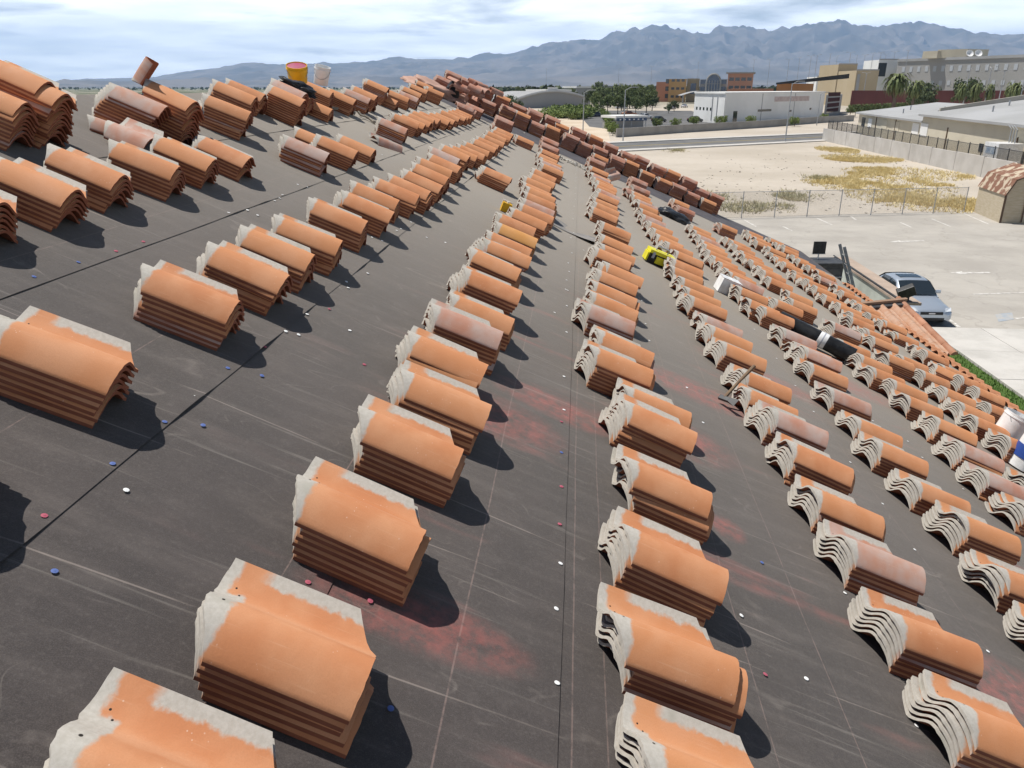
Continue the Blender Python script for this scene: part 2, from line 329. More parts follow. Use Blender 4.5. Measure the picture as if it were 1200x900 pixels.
# ---- parking lot of worn asphalt with cracks and faded paint
m, t, b = newmat('worn_asphalt'); b.inputs['Roughness'].default_value = 0.9; b.inputs['Specular IOR Level'].default_value = 0.2
co = coord(t)
g = mixc(t, maprange(t, noise(t, co, 0.22, 6, 0.65), 0.32, 0.68), (0.33, 0.305, 0.27), (0.42, 0.39, 0.345))
g = mixc(t, math_(t, 'MULTIPLY', maprange(t, noise(t, co, 0.5, 5, 0.7, sx=(0.10, 1.6, 1)), 0.55, 0.75), 0.45), g, (0.27, 0.25, 0.22))
vo = t.nodes.new('ShaderNodeTexVoronoi'); vo.feature = 'DISTANCE_TO_EDGE'; vo.inputs['Scale'].default_value = 0.22
vd = t.nodes.new('ShaderNodeVectorMath'); vd.operation = 'ADD'; nz = t.nodes.new('ShaderNodeTexNoise'); nz.inputs['Scale'].default_value = 0.7; nz.inputs['Detail'].default_value = 5; t.links.new(co, nz.inputs['Vector'])
vm = t.nodes.new('ShaderNodeVectorMath'); vm.operation = 'SCALE'; vm.inputs['Scale'].default_value = 2.2; t.links.new(nz.outputs['Color'], vm.inputs[0])
t.links.new(co, vd.inputs[0]); t.links.new(vm.outputs[0], vd.inputs[1]); t.links.new(vd.outputs[0], vo.inputs['Vector'])
g = mixc(t, math_(t, 'MULTIPLY', maprange(t, vo.outputs['Distance'], 0.012, 0.004), 0.2), g, (0.17, 0.155, 0.135))
g = mixc(t, math_(t, 'MULTIPLY', maprange(t, noise(t, co, 9, 4, 0.8), 0.5, 0.8), 0.25), g, (0.5, 0.46, 0.4))
t.links.new(g, b.inputs['Base Color']); bump(t, b, noise(t, co, 30, 4), 0.3, 0.01)
ASPH = m
struct(sheet('parking_lot', [(-30, -30), (60, -30), (60, 59.5), (30, 56.8), (15.2, 53.2), (7.3, 50.8), (-30, 40)], 0.02, ASPH))
m, t, b = newmat('faded_paint'); b.inputs['Roughness'].default_value = 0.8
co = coord(t); t.links.new(mixc(t, maprange(t, noise(t, co, 5, 6, 0.75), 0.38, 0.62), (0.40, 0.37, 0.33), (0.68, 0.66, 0.62)), b.inputs['Base Color']); PAINT = m
PAINTB = mat('faded_blue_paint', (0.30, 0.34, 0.38), (0.40, 0.385, 0.36), 3, 0.8)
def strip(name, a, c, wd, m=PAINT, z=0.028):
    a = Vector(a).xy; c = Vector(c).xy; d = (c-a).normalized(); n = Vector((-d.y, d.x))*wd/2
    return sheet(name, [a-n, c-n, c+n, a+n], z, m)
for (a, c) in (((918, 266), (928, 271)), ((957, 256), (975, 264)), ((997, 254), (1003, 258)), ((1055, 261), (1068, 267)), ((1092, 257), (1114, 266)), ((1128, 250), (1158, 263)), ((872, 258), (886, 266))):
    strip('stall_line', gp(*a), gp(*c), 0.12)
def arrow(tail, tip, wd=0.22):
    a, c = gp(*tail).xy, gp(*tip).xy; d = (c-a).normalized(); n = Vector((-d.y, d.x)); L = (c-a).length
    pts = [a-n*wd/2, c-d*L*0.35-n*wd/2, c-d*L*0.42-n*wd*1.5, c, c-d*L*0.42+n*wd*1.5, c-d*L*0.35+n*wd/2, a+n*wd/2]
    sheet('painted_arrow', pts, 0.028, PAINT)
arrow((1083, 282.5), (1042, 284)); arrow((1160, 320), (1112, 320.5)); 
strip('stall_line', gp(1140, 345.5), gp(1200, 343.5), 0.12); strip('stall_line', gp(1190, 374), gp(1215, 372), 0.14)
sheet('blue_marking', [gp(1166, 369).xy, gp(1186, 367).xy, gp(1188, 375).xy, gp(1170, 378).xy], 0.027, PAINTB)
strip('stall_line', gp(1108, 372), gp(1124, 384), 0.12)
# ---- concrete walk beside the building
m, t, b = newmat('pale_concrete'); b.inputs['Roughness'].default_value = 0.9
co = coord(t); t.links.new(mixc(t, maprange(t, noise(t, co, 0.8, 6, 0.65), 0.35, 0.7), (0.53, 0.505, 0.465), (0.43, 0.41, 0.375)), b.inputs['Base Color']); CONC = m
walk = struct(link('concrete_walk', None))
for i in range(7):
    y0 = 8.8+i*2.62
    for j, (x0, x1) in enumerate(((12.3, 14.2), (14.22, 16.1))):
        pass
        mb = MB().box((x0, y0, 0.0), (x1, y0+2.60, 0.12+0.003*((i+j) % 3))); mb.build('concrete_slab', CONC, walk, bevel=0.012)
mb = MB().box((16.12, 24.4, 0), (18.3, 27.0, 0.06)); mb.build('concrete_slab', CONC, walk, bevel=0.01)
mb = MB().box((16.12, 8.8, 0), (16.27, 24.3, 0.14)); mb.build('kerb', CONC, walk, bevel=0.02)
# ---- lawn strip under the eave
LAWNM = mat('lawn_soil', (0.055, 0.10, 0.02), (0.08, 0.14, 0.03), 3, 0.95)
sheet('lawn', [(7.2, 2), (12.28, 2), (12.28, 25.2), (7.2, 25.2)], 0.05, LAWNM)
GRASSM = mat('grass_blade', (0.075, 0.15, 0.025), (0.13, 0.21, 0.045), 1.2, 0.8)
mb = MB()
for i in range(9000):
    x, y = rng.uniform(10.3, 12.28), rng.uniform(13, 25.2); h = rng.uniform(0.05, 0.10); a = rng.uniform(0, 6.28); w_ = 0.012; dx, dy = math.cos(a)*w_, math.sin(a)*w_; lx, ly = rng.uniform(-.04, .04), rng.uniform(-.04, .04)
    mb.add([(x-dx, y-dy, .05), (x+dx, y+dy, .05), (x+lx, y+ly, .05+h)], [(0, 1, 2)])
stuff(mb.build('grass', GRASSM), 'short green lawn grass in the strip below the eave', 'grass')
# ---- the road beyond the empty lot
ROADM = mat('road_asphalt', (0.12, 0.118, 0.115), (0.16, 0.155, 0.15), 0.3, 0.9)
RD = Vector((0.81, 0.586, 0)).normalized(); RN = Vector((-RD.y, RD.x, 0)); RP0 = Vector((22, 118.6, 0))
def rdq(off0, off1, a0=-190, a1=260): return [(RP0+RD*a0+RN*off0).xy, (RP0+RD*a1+RN*off0).xy, (RP0+RD*a1+RN*off1).xy, (RP0+RD*a0+RN*off1).xy]
sheet('road', rdq(2.0, 13.4), 0.03, ROADM)
sheet('road_line', rdq(7.5, 7.75), 0.05, mat('yellow_line', (0.55, 0.40, 0.08)))
for o0, o1 in ((0.0, 2.0), (13.4, 15.6)):
    mb = MB().prism([tuple(p) for p in rdq(o0, o1)], 0.0, 0.15); struct(mb.build('sidewalk', CONC))
# far car park behind the block wall
sheet('far_car_park', [(8, 160), (28, 178), (33, 192), (40, 300), (-2, 300), (2, 176)], 0.03, mat('dark_asphalt', (0.10, 0.10, 0.10), (0.14, 0.135, 0.13), 0.1, 0.9))
sheet('dirt_lot', [gp(640, 160).xy, gp(716, 168).xy, gp(710, 146).xy, gp(703, 132).xy, gp(640, 140).xy], 0.02, mat('bare_dirt', (0.50, 0.40, 0.29), (0.56, 0.47, 0.36), 0.1, 0.95))

# ---- mountains
PR = [(-700, 78), (-420, 60), (-200, 88), (-60, 96), (20, 99), (60, 95), (100, 91), (180, 88), (240, 81), (300, 72), (335, 75), (370, 70), (420, 71), (470, 66), (530, 66), (580, 61), (605, 57), (650, 50), (695, 47), (715, 40), (737, 32), (752, 35), (770, 29), (785, 33), (797, 30), (812, 37), (832, 39), (842, 31), (862, 35), (875, 31), (900, 35), (930, 33), (950, 29), (957, 24), (982, 23), (1012, 27), (1032, 27), (1050, 29), (1087, 28), (1100, 31), (1125, 34), (1162, 35), (1200, 33), (1300, 42), (1450, 30), (1700, 50), (2100, 60)]
prof = []
for x, y in PR:
    d = ray(x, y); prof.append((math.atan2(d.x, d.y), d.z/d.xy.length))
prof.sort()
def elev(a):
    if a <= prof[0][0]: return prof[0][1]
    for (a0, e0), (a1, e1) in zip(prof, prof[1:]):
        if a <= a1:
            k = (a-a0)/(a1-a0); return e0+(e1-e0)*k
    return prof[-1][1]
DR, R0 = 17000.0, 7500.0
azs = [(-1.25+2.5*i/1150) for i in range(1151)]
rs = [R0+(DR*1.35-R0)*(j/170) for j in range(171)]
mb = MB()
for a in azs:
    H = max(0.004, elev(a)*0.925)*DR
    for r in rs:
        k = (r-R0)/(DR-R0); x, y = r*math.sin(a), r*math.cos(a)
        p = Vector((x/1500, y/1500, 0.3)); rd = 1-abs(mnoise.noise(p*1.0))*2; rd2 = 1-abs(mnoise.noise(p*2.7+Vector((5, 2, 1))))*2; rd3 = mnoise.noise(p*7.5)*.6+.8*(.4-abs(mnoise.noise(p*5.1+Vector((9, 9, 2)))))+.4*(.4-abs(mnoise.noise(p*11)))
        if k < 1:
            g0 = 0.20*k+0.80*k**2.6; nz_ = (0.50*(rd-.45)+0.45*(rd2-.45)+0.30*rd3)*min(1, k*1.6)*(1-k**3*0.75)
            h = H*(g0*(1+0.9*nz_)+0.10*k*nz_)
            h += 160*max(0, rd-.45)*max(0, 1-abs(k-0.32)/0.26)
        else:
            h = H*(1-(k-1)*2.2)*(1+0.05*rd3)
        if abs(k-1) < 0.04: h *= 1+0.02*mnoise.noise(p*6)+0.012*mnoise.noise(p*17)
        mb.v.append((x, y, h-6))
nr = len(rs)
for i in range(len(azs)-1):
    for j in range(nr-1):
        a = i*nr+j; mb.f.append((a, a+nr, a+nr+1, a+1))
ROCK = mat('desert_rock', (0.10, 0.088, 0.078), (0.19, 0.16, 0.138), 0.0016, 0.95, detail=8, sx=(1, 1, 2.5))
struct(mb.build('mountains', ROCK, smooth=True))
# ---- the air between here and the mountains
mb = MB().box((-30000, -9000, -8), (30000, 30000, 1750))
m = bpy.data.materials.new('valley_haze'); m.use_nodes = True; t = m.node_tree; t.nodes.clear()
o_ = t.nodes.new('ShaderNodeOutputMaterial'); pv = t.nodes.new('ShaderNodeVolumePrincipled'); pv.inputs['Color'].default_value = (0.40, 0.64, 1.0, 1); pv.inputs['Density'].default_value = 4.7e-5; pv.inputs['Anisotropy'].default_value = 0.0
t.links.new(pv.outputs[0], o_.inputs['Volume'])
hz = mb.build('haze', m); stuff(hz)

# ================================================================== THE BUILDING UNDER REPAIR
RAKE, RIDGEV, EAVEV, NEARU = 25.95, -4.20, 8.75, -7.0
bld = thing('tiled_roof_building', 'long cream building whose low pitched roof is stripped to dark felt', 'building')
ridge = RP(0, RIDGEV, 0); eave = RP(0, EAVEV, 0); back = Vector((2*ridge.x-eave.x, 0, eave.z))
mb = MB()
for s_, e_ in ((ridge, eave),):
    pass
secp = [(ridge.x, ridge.z-.02), (eave.x, eave.z-.02), (eave.x, eave.z-.20), (ridge.x, ridge.z-.22), (back.x, back.z-.20), (back.x, back.z-.02)]
vs = [(x, NEARU, z) for x, z in secp]+[(x, RAKE, z) for x, z in secp]; n = 6
mb.add(vs, [tuple(range(n)), tuple(range(n, 2*n))[::-1]]+[(i, n+i, n+(i+1) % n, (i+1) % n) for i in range(n)])
mb.build('roof_deck', mat('roof_deck_wood', (0.20, 0.15, 0.10), (0.26, 0.20, 0.14), 2, 0.9), bld)
mb = MB(); xe, xb = eave.x-.7, back.x+.7; sl = math.tan(SLOPE)
ww = [(xe, 0.0), (xe, eave.z-.2+.7*sl-.03), (ridge.x, ridge.z-.26), (xb, eave.z-.2+.7*sl-.03), (xb, 0.0)]
vs = [(x, NEARU+.5, z) for x, z in ww]+[(x, RAKE-.5, z) for x, z in ww]; n = 5
mb.add(vs, [tuple(range(n)), tuple(range(n, 2*n))[::-1]]+[(i, n+i, n+(i+1) % n, (i+1) % n) for i in range(n)])
mb.build('wall', STUCCO, bld)
FASC = mat('brown_fascia', (0.10, 0.065, 0.045), (0.14, 0.09, 0.06), 4, 0.7)
MB().box((eave.x+.005, NEARU, eave.z-.24), (eave.x+.045, RAKE+.04, eave.z-.01)).build('fascia', FASC, bld)
mb = MB()
for sgn, e_ in ((1, eave), (-1, back)):
    a = Vector((ridge.x, 0, ridge.z)); c = Vector((e_.x, 0, e_.z))
    mb.add([(a.x, RAKE+.003, a.z-.26), (c.x, RAKE+.003, c.z-.26), (c.x, RAKE+.003, c.z-.0), (a.x, RAKE+.003, a.z), (a.x, RAKE+.04, a.z-.26), (c.x, RAKE+.04, c.z-.26), (c.x, RAKE+.04, c.z), (a.x, RAKE+.04, a.z)], [(0,1,2,3),(7,6,5,4),(0,4,5,1),(3,2,6,7)])
mb.build('rake_board', FASC, bld)
# felt courses, each lapped over the one below, edges a little wavy
froot = link('felt_covering', None, bld); froot.matrix_world = Matrix.Translation(RP(0, 0, 0)) @ ROOFM; froot.empty_display_size = .1
edges = [-3.10, -2.05, -1.02, -0.13, 0.75, 1.63, 2.51, 3.39, 4.27, 5.15, 6.03, 6.91, 7.79, 8.77]
top = RIDGEV
for k, ve in enumerate(edges):
    v0 = RIDGEV-0.02 if k == 0 else edges[k-1]-0.10
    nu = 230
    def fn(a, c, v0=v0, ve=ve, k=k):
        u = NEARU+(RAKE-NEARU)*a; e = ve+0.006*mnoise.noise(Vector((u*.9, k*7.1, 0)))
        cc = (0, .05, .3, .6, .85, .93, .97, 1.0)[round(c*7)]
        v = v0+(e-v0)*cc; lift = 0.0
        if cc > .9:
            amp = 0.020 if k == 2 else (0.010 if k in (0, 1) else 0.004)
            lift = amp*max(0, mnoise.noise(Vector((u*3.1+k*13, k*3.7, 1)))+.05)*((cc-.9)/.1)**1.5
        w = 0.0012+0.0050*cc+lift+(0.005*max(0, mnoise.noise(Vector((u*.7, v*1.7, 3))))+0.003*max(0, mnoise.noise(Vector((u*2.3, v*.8, 8)))))*min(1, cc*4)*min(1, (1-cc)*6)
        return (v, u, w)
    me = MB().grid(fn, nu, 7); me.f = [f[::-1] for f in me.f]
    me.v = [(v, u, w) for v, u, w in me.v]
    o = me.build('felt_sheet', FELT, froot, smooth=True)
# fresh dark strip along the gable end, as laid
mb = MB().grid(lambda a, c: (RIDGEV+(EAVEV-RIDGEV)*a, 22.4+(RAKE+.02-22.4)*c+(0.12*math.sin(a*40)+0.5*(a > .62)*0)*(1-c), 0.0115+0.0012*math.sin(a*63)), 160, 3)
mb.build('fresh_felt_strip', FELT2, froot)
mb = MB().grid(lambda a, c: (RIDGEV-0.02-5*c, NEARU+(RAKE-NEARU)*a, 0), 2, 2)   # felt on the other slope
o = mb.build('felt_sheet', FELT2, bld); ang = 2*SLOPE
o.matrix_world = Matrix.Translation(Vector((0, 0, 0)))
me = o.data
for i_, q in enumerate(me.vertices):
    d_ = -(q.co.x-RIDGEV); q.co = Vector((ridge.x-d_*math.cos(SLOPE), q.co.y, ridge.z-d_*math.sin(SLOPE)+.012))
# cap nails
capm = {}
for nm, mm in (('w', CAPW), ('b', CAPB), ('r', CAPR)):
    mb = MB().lathe([(.0108, 0), (.0108, .0009), (.008, .0015), (.003, .0017), (.003, .0024), (.0005, .0024)], 10); capm[nm] = mb.mesh('cap_nail', mm, True)
caps = {'w': [(228, 464), (148, 574), (335, 388), (350, 392), (360, 368), (410, 387), (653, 800), (652, 713), (657, 660), (869, 721), (945, 795), (824, 495), (805, 454), (761, 399), (360, 219), (331, 228), (322, 235), (328, 232), (290, 246), (268, 249), (302, 252), (431, 320), (448, 282), (470, 268), (406, 330), (408, 337), (666, 308), (664, 328), (663, 339), (684, 293), (664, 389), (661, 441), (780, 650), (1003, 627), (1064, 517), (1083, 577), (1129, 573), (993, 443), (500, 278), (522, 284), (661, 480), (1081, 536), (436, 278), (456, 250), (712, 316), (650, 366), (698, 372)],
        'b': [(193, 494), (132, 543), (238, 498), (267, 431), (307, 440), (64, 669), (458, 830), (658, 530), (893, 659), (40, 324), (92, 307), (440, 610)],
        'r': [(52, 604), (310, 406), (361, 682), (434, 704), (658, 494), (658, 570), (656, 614), (897, 790), (136, 294), (168, 283), (427, 427), (386, 362), (745, 480)]}
for c_, l in caps.items():
    for x, y in l:
        u, v = roof_px(x, y, .01); o = link('cap_nail', capm[c_], froot); o.location = (v, u, .0095); o.rotation_euler = (rng.uniform(-.1, .1), rng.uniform(-.1, .1), 0)
for k, ve in enumerate(edges[1:9]):
    for i in range(24):
        u = 2.0+i*0.85+rng.uniform(-.25, .25)
        if u > 22.5 or (k < 5 and u < 7): continue
        o = link('cap_nail', capm['w'], froot); o.location = (ve-rng.uniform(.03, .09), u, .0105)

# ---- the S-shaped tile
def prof_z(y):
    if y <= 0.115: return 0.080*math.sin(math.pi/2*y/0.115)**0.85 if y > 0 else 0.0
    if y <= 0.245:
        k = (y-0.115)/0.13; return 0.080*(0.5+0.5*math.cos(math.pi*k))+0.001*k
    k = (y-0.245)/(TW-0.245); return 0.001+0.036*k**1.5
def tile_mesh(name, ny, nx, seed, m):
    rg = random.Random(seed); ys = []
    for i in range(ny+1):
        k = i/ny; ys.append(TW*(k**1.25 if k < .3 else k**1.25))
    tops = []; bots = []; me = bpy.data.meshes.new(name); V = []; UV = []
    for j in range(nx+1):
        row = []
        for y in ys:
            h0 = 0.082*max(0, 1-y/0.118)**0.9 + (0.010 if 0.10 < y < 0.22 else 0.0)
            x0 = h0+rg.uniform(-.0012, .0012); x1 = TL-0.088*max(0, (y-0.225)/(TW-0.225))**0.8+rg.uniform(-.0012, .0012)
            s = j/nx; s = s*s*(3-2*s)*.4+s*.6
            x = x0+(x1-x0)*s
            tp = 0.94+0.06*min(1, x/0.25)
            V.append((x, y, prof_z(y)*tp+TT)); UV.append((x, y))
    n1 = len(V)
    for i in range(n1): V.append((V[i][0], V[i][1], V[i][2]-TT)); UV.append(UV[i])
    Fc = []; W_ = ny+1
    for j in range(nx):
        for i in range(ny):
            a = j*W_+i; Fc.append((a, a+W_, a+W_+1, a+1)); Fc.append((n1+a+1, n1+a+W_+1, n1+a+W_, n1+a))
    rim = [i for i in range(W_)]+[j*W_+ny for j in range(1, nx+1)]+[nx*W_+i for i in range(ny-1, -1, -1)]+[j*W_ for j in range(nx-1, 0, -1)]
    for a, c in zip(rim, rim[1:]+rim[:1]): Fc.append((a, c, n1+c, n1+a))
    me.from_pydata(V, [], Fc); ul = me.uv_layers.new(name='UVMap')
    for lp in me.loops: ul.data[lp.index].uv = UV[lp.vertex_index]
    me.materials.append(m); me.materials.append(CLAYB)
    for pl in me.polygons:
        vi = pl.vertices
        if min(vi) >= n1 or (max(vi) >= n1 and sum(V[i][0] for i in vi)/4 > 0.09): pl.material_index = 1      # cut edges and undersides: red clay body, deepened to paint shade on stack sides
    me.polygons.foreach_set('use_smooth', [True]*len(me.polygons)); me.set_sharp_from_angle(angle=R(38)); me.update()
    return me
VAR = {}
for key, m_ in (('o', CLAY), ('p', CLAYP), ('y', CLAYY), ('r', CLAYR)):
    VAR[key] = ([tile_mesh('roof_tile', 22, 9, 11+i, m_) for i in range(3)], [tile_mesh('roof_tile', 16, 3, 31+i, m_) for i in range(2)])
def make_stack(u, v, n, kind, label, group, yaw=None, r=None, w0=0.008, jig=1.0, lean=None, shift=None):
    r = r or rng
    o = bpy.data.objects.new('tile_stack', None); o.empty_display_size = .05; COL.objects.link(o); tag(o, label, 'tile stack', group)
    yaw = r.gauss(0, 0.055) if yaw is None else yaw; o.scale = (KS, KS, KS)
    on_roof(o, u, v, w0, yaw)
    hi = u < 9.5; dx = dy = 0.0
    ln = r.uniform(-.0045, .0045) if lean is None else lean
    for i in range(n):
        kk = kind if (i == n-1 or r.random() < .3) else ('o' if r.random() < .93 else 'p')
        if kind == 'r': kk = 'r' if r.random() < .8 else 'o'
        me = r.choice(VAR[kk][0 if hi else 1])
        c = bpy.data.objects.new('roof_tile', me); COL.objects.link(c); c.parent = o
        dx = dx*.6+r.gauss(0, .0075)*jig; dy = dy*.6+r.gauss(0, .0030)*jig
        c.location = (dx+ln*i, dy, i*SPC); c.rotation_euler = (0, 0, r.gauss(0, .011)*jig)
        if i == n-1 and shift: c.location.x += shift
    return o
WORDS = {4: 'four', 5: 'five', 6: 'six', 7: 'seven', 8: 'eight', 9: 'nine', 10: 'ten', 12: 'twelve', 13: 'thirteen'}
ROWS = [
 ('the top row just below the ridge', [(78,103,13),(35,122,9),(185,120,10,'p'),(231,117,13),(292,132,8),(300,114,10),(314,112,7),(357,116,10),(356,107,12),(370,109,9),(392,109,8),(392,129,4),(418,117,7),(435,116,7),(442,112,8),(455,103,10),(468,119,4),(481,116,6),(492,116,6),(494,110,7),(503,107,8),(510,103,10),(519,109,9)]),
 ('the second row below the ridge', [(11,241,6),(88,220,6),(147,205,6),(211,197,6),(252,186,6),(293,182,5),(386,180,6,'p'),(417,176,6),(394,168,4),(440,175,4),(478,151,6,'p'),(490,145,6),(497,145,6),(505,143,5),(511,141,5),(516,140,5),(526,141,5),(533,141,5),(539,138,5),(545,137,5),(550,137,5),(555,136,5),(559,129,8,'r'),(566,128,8,'r')]),
 ('the third row below the ridge', [('X', 1.73, -1.75, 6),('X', 2.50, -1.72, 6),('A',156,374,6),(336,320,6),(368,299,6),(404,285,6),(437.5,262.5,6),(459,247,6),(473,237,5),(489,228,6),(508,225,6),(519,217,6),(527,208,6),(531,201,6),(543,196,6),(539,186,5),(552,183,6),(560,183,5),(569,182,6),(574,178,6),(581,173,6),(586,171,5),(590,167,5),(594,163,5),(599,161,5),(601,157,5),(602,143,12,'r'),(597,207,6),(627,167,5,'r')]),
 ('the fourth row below the ridge', [('A',42,1012,5),('A',237,818,5),('A',342,653,6),('A',413,552,6),('A',457,495,6),(572,426,6),(592,391,7,'p'),(605,375,5),(609,340,7),(612,315,6),(617,300,6),(626,293,5),(631,280,5,'y'),(631,269,5),(642,261,6),(651,255,6),(651,248,5),(657,242,6),(653,233,5),(649,228,5),(647,220,5),(650,214,5),(653,209,5),(661,202,6),(660,198,5),(657,194,5),(655,189,5),(656,183,5),(656,175,7,'r'),(656,168,9,'r')]),
 ('the fifth row below the ridge', [('A',760,985,5),('A',730,822,6),('A',720,689,6),('A',736,602,6),('A',720,523,7),(817,487,5),(769,436,7),(767,413,6),(749,381,6),(750,365,5),(751,352,5),(747,335,5),(749,323,5),(740,307,6),(747,303,5),(743,290,5),(740,274,6),(725,255,5),(727,249,5),(724,243,5),(725,235,5),(726,231,5),(724,227,4),(723,223,5),(721,220,4),(719,217,5),(717,213,5),(715,211,5),(713,203,8),(711,192,8,'r'),(714,187,9,'r')]),
 ('the sixth row below the ridge', [('A',1115,905,6),('A',1042,789,6),('A',992,691,6,'p'),('A',954,625,6),('A',920,567,7),('A',893,521,7,'p'),(938,481,5),(927,457,6),(896,421,6),(881,401,6),(872,388,5,'p'),(854,365,6),(845,353,5),(838,341,5),(829,329,5),(825,318,6),(825,307,5),(812,296,5),(801,287,5),(794,279,5),(789,271,5),(780,262,5),(777,255,5),(774,248,5),(770,243,5),(766,238,5),(763,233,5),(759,231,5,'r'),(763,225,7,'r'),(760,215,8,'r')]),
 ('the seventh row below the ridge', [('A',1225,790,6),('A',1169,717,6),('A',1117,651,7),('A',1067,599,5),('A',1025,554,6),('A',1000,516,4),('A',972,484,5,'p'),('A',947,451,5),('A',935,434,7,'p'),(971,417,4),(958,401,6,'p'),('A',891,382,6),(918,367,6),(903,351,6),(939,363,6),(896,338,5),(888,332,5),(881,327,5),(875,320,5),(863,311,5),(857,304,5),(853,297,5),(849,292,5),(843,285,5),(839,280,5),(833,273,5),(807,240,6,'r'),(815,249,6,'r')]),
 ('the eighth row below the ridge', [('A',1190,625,6),('A',1146,584,6),('A',1115,550,7),('A',1089,519,7),('A',1062,491,6),('A',1041,469,6),(1062,447,6),(1044,430,6),(1021,413,6),(1009,391,8,'p'),(959,363,6),(953,353,5),(929,336,5),(920,327,5),(916,323,5),(908,316,5),(896,308,5),(891,303,5),(885,296,5),(880,291,5),(873,287,5),(865,270,7,'r')]),
 ('the ninth row below the ridge', [('A',1200,590,6),('A',1175,540,7),('A',1142,514,6),('A',1120,494,6),('A',1101,475,6),('A',1079,456,6),(1075,429,6)]+[('G', 11.6+.56*i, 6.0-.02*i, 5) for i in range(19)]),
 ('the tenth row below the ridge', [('A',1121,461,7),('A',1143,474,6),('A',1157,492,5)]+[('G', 12.4+.60*i, 7.30-.03*i, 5) for i in range(19)]),
]
SPECIAL = {  # (row, index): label
 (3,1): 'stack of five orange tiles beside the red cap nails, its grey head cleanly exposed', (3,2): 'stack of six tiles just up-roof of two red cap nails',
 (2,1): 'six tile stack above the gaping black felt seam with blue cap nails',
 (3,6): 'pale mauve weathered stack of seven tiles in the fourth row below the ridge', (3,12): 'stack with a yellowish topmost tile in the fourth row below the ridge',
 (4,1): 'six tile stack whose second tile slides out below the top one', (5,5): 'mauve weathered seven tile stack beside the hatchet',
 (0,2): 'tall pale weathered nine tile stack at the ridge leaning upslope', (0,3): 'tall ridge stack with a broken tile stood on its head',
 (2,27): 'lone six tile stack standing between the third and fourth rows', (2,26): 'tall rosy twelve tile stack closing the third row at the gable',
 (2,28): 'lone five tile stack on bare felt near the gable caps', (6,14): 'six tile stack pushed down out of line towards the eighth row', (7,9): 'tall weathered eight tile stack beside the black felt roll',
 (1,6): 'pale weathered six tile stack by the gap in the second row', (0,8): 'tall twelve tile ridge stack topped with a dark crumpled rag',
}
KW = {'o': 'orange', 'p': 'weathered', 'y': 'yellowish', 'r': 'rosy'}
POS = {}
O1 = ['', 'first', 'second', 'third', 'fourth', 'fifth', 'sixth', 'seventh', 'eighth', 'ninth', 'tenth', 'eleventh', 'twelfth', 'thirteenth', 'fourteenth', 'fifteenth', 'sixteenth', 'seventeenth', 'eighteenth', 'nineteenth', 'twentieth']
def ordinal(n): return O1[n] if n <= 20 else ('thirtieth' if n == 30 else ('twenty-' if n < 30 else 'thirty-')+O1[n % 10])
YAWS = {(3, 1): -.02, (3, 2): -.06, (3, 3): -.03, (4, 2): -.07, (4, 4): -.09, (2, 1): .06, (2, 2): .05, (5, 1): .05, (0, 2): .02}
for ri, (rname, items) in enumerate(ROWS):
    rows_ = []
    for ii, it in enumerate(items):
        r = random.Random(ri*1000+ii*17+3); kind = 'o'
        if isinstance(it[0], str):
            if it[0] == 'A':
                u, v = roof_px(it[1], it[2], 0.01); v -= 0.100; nt_ = it[3]
            elif it[0] == 'X': u, v, nt_ = it[1], it[2], it[3]
            else: u, v, nt_ = it[1]+r.uniform(-.1, .1), it[2]+r.uniform(-.12, .12), it[3]+r.choice((0, 0, 1, 1, -1))
            if len(it) > 4: kind = it[4]
        else:
            nt_ = it[2]; wv = (TT+.080+(nt_-1)*SPC)*KS+.008; u, v = roof_px(it[0], it[1], wv); u -= .115*KS; v -= TL*KS
            if len(it) > 3: kind = it[3]
        if kind == 'o' and r.random() < .07 and u > 5: kind = 'p'
        rows_.append((u, v, nt_, kind, ii, r))
    order = {q[4]: k+1 for k, q in enumerate(sorted(rows_, key=lambda q: -q[0]))}
    for u, v, nt_, kind, ii, r in rows_:
        lab = SPECIAL.get((ri, ii)) or '%s tile %s stack, %s from the gable end, %s' % (WORDS[nt_], KW[kind], ordinal(order[ii]), rname.replace('the ', '', 1))
        make_stack(u, v, nt_, kind, lab, 'tile stacks in '+rname, YAWS.get((ri, ii)), r, jig=1.3 if u > 3.2 else .9, lean={(0, 2): .006, (0, 3): .003, (0, 0): .003}.get((ri, ii)), shift={(0, 0): -.13, (4, 1): -.03, (3, 3): -.02}.get((ri, ii)) or (r.uniform(-.05, .04) if r.random() < .18 and u > 3.2 else 0))
        POS[(ri, ii)] = (u, v, nt_)
# one stack turned askew near the eave
u, v = roof_px(1093, 428, .21); make_stack(u-.1, v-.05, 6, 'o', 'six tile stack turned askew against the others near the eave', None, -0.30, random.Random(5))
# rows of stacks left standing along the gable end
gi = 0
for row, (uu, n0, kind, ve) in enumerate(((24.75, 13, 'r', 5.0), (25.3, 21, 'r', 5.2))):
    v = -4.25 + .2*row; kk_ = 0
    while v < ve:
        r = random.Random(900+gi); n = n0+r.choice((-2, -1, 0, 0, 1, 1)); gi += 1; kk_ += 1
        if v > ve-1.2: n = max(5, n-4)
        make_stack(uu+r.uniform(-.06, .06), v, n, kind if r.random() < .85 else 'o',
                   '%s high rosy tile stack down from the ridge, %s line along the gable end' % (ordinal(kk_), 'inner' if row == 0 else 'outer'), '%s line of stacks along the gable end' % ('inner' if row == 0 else 'outer'), r.gauss(0, .04), r, w0=.015, jig=1.5)
        v += TL*KS+r.uniform(-.0, .03)
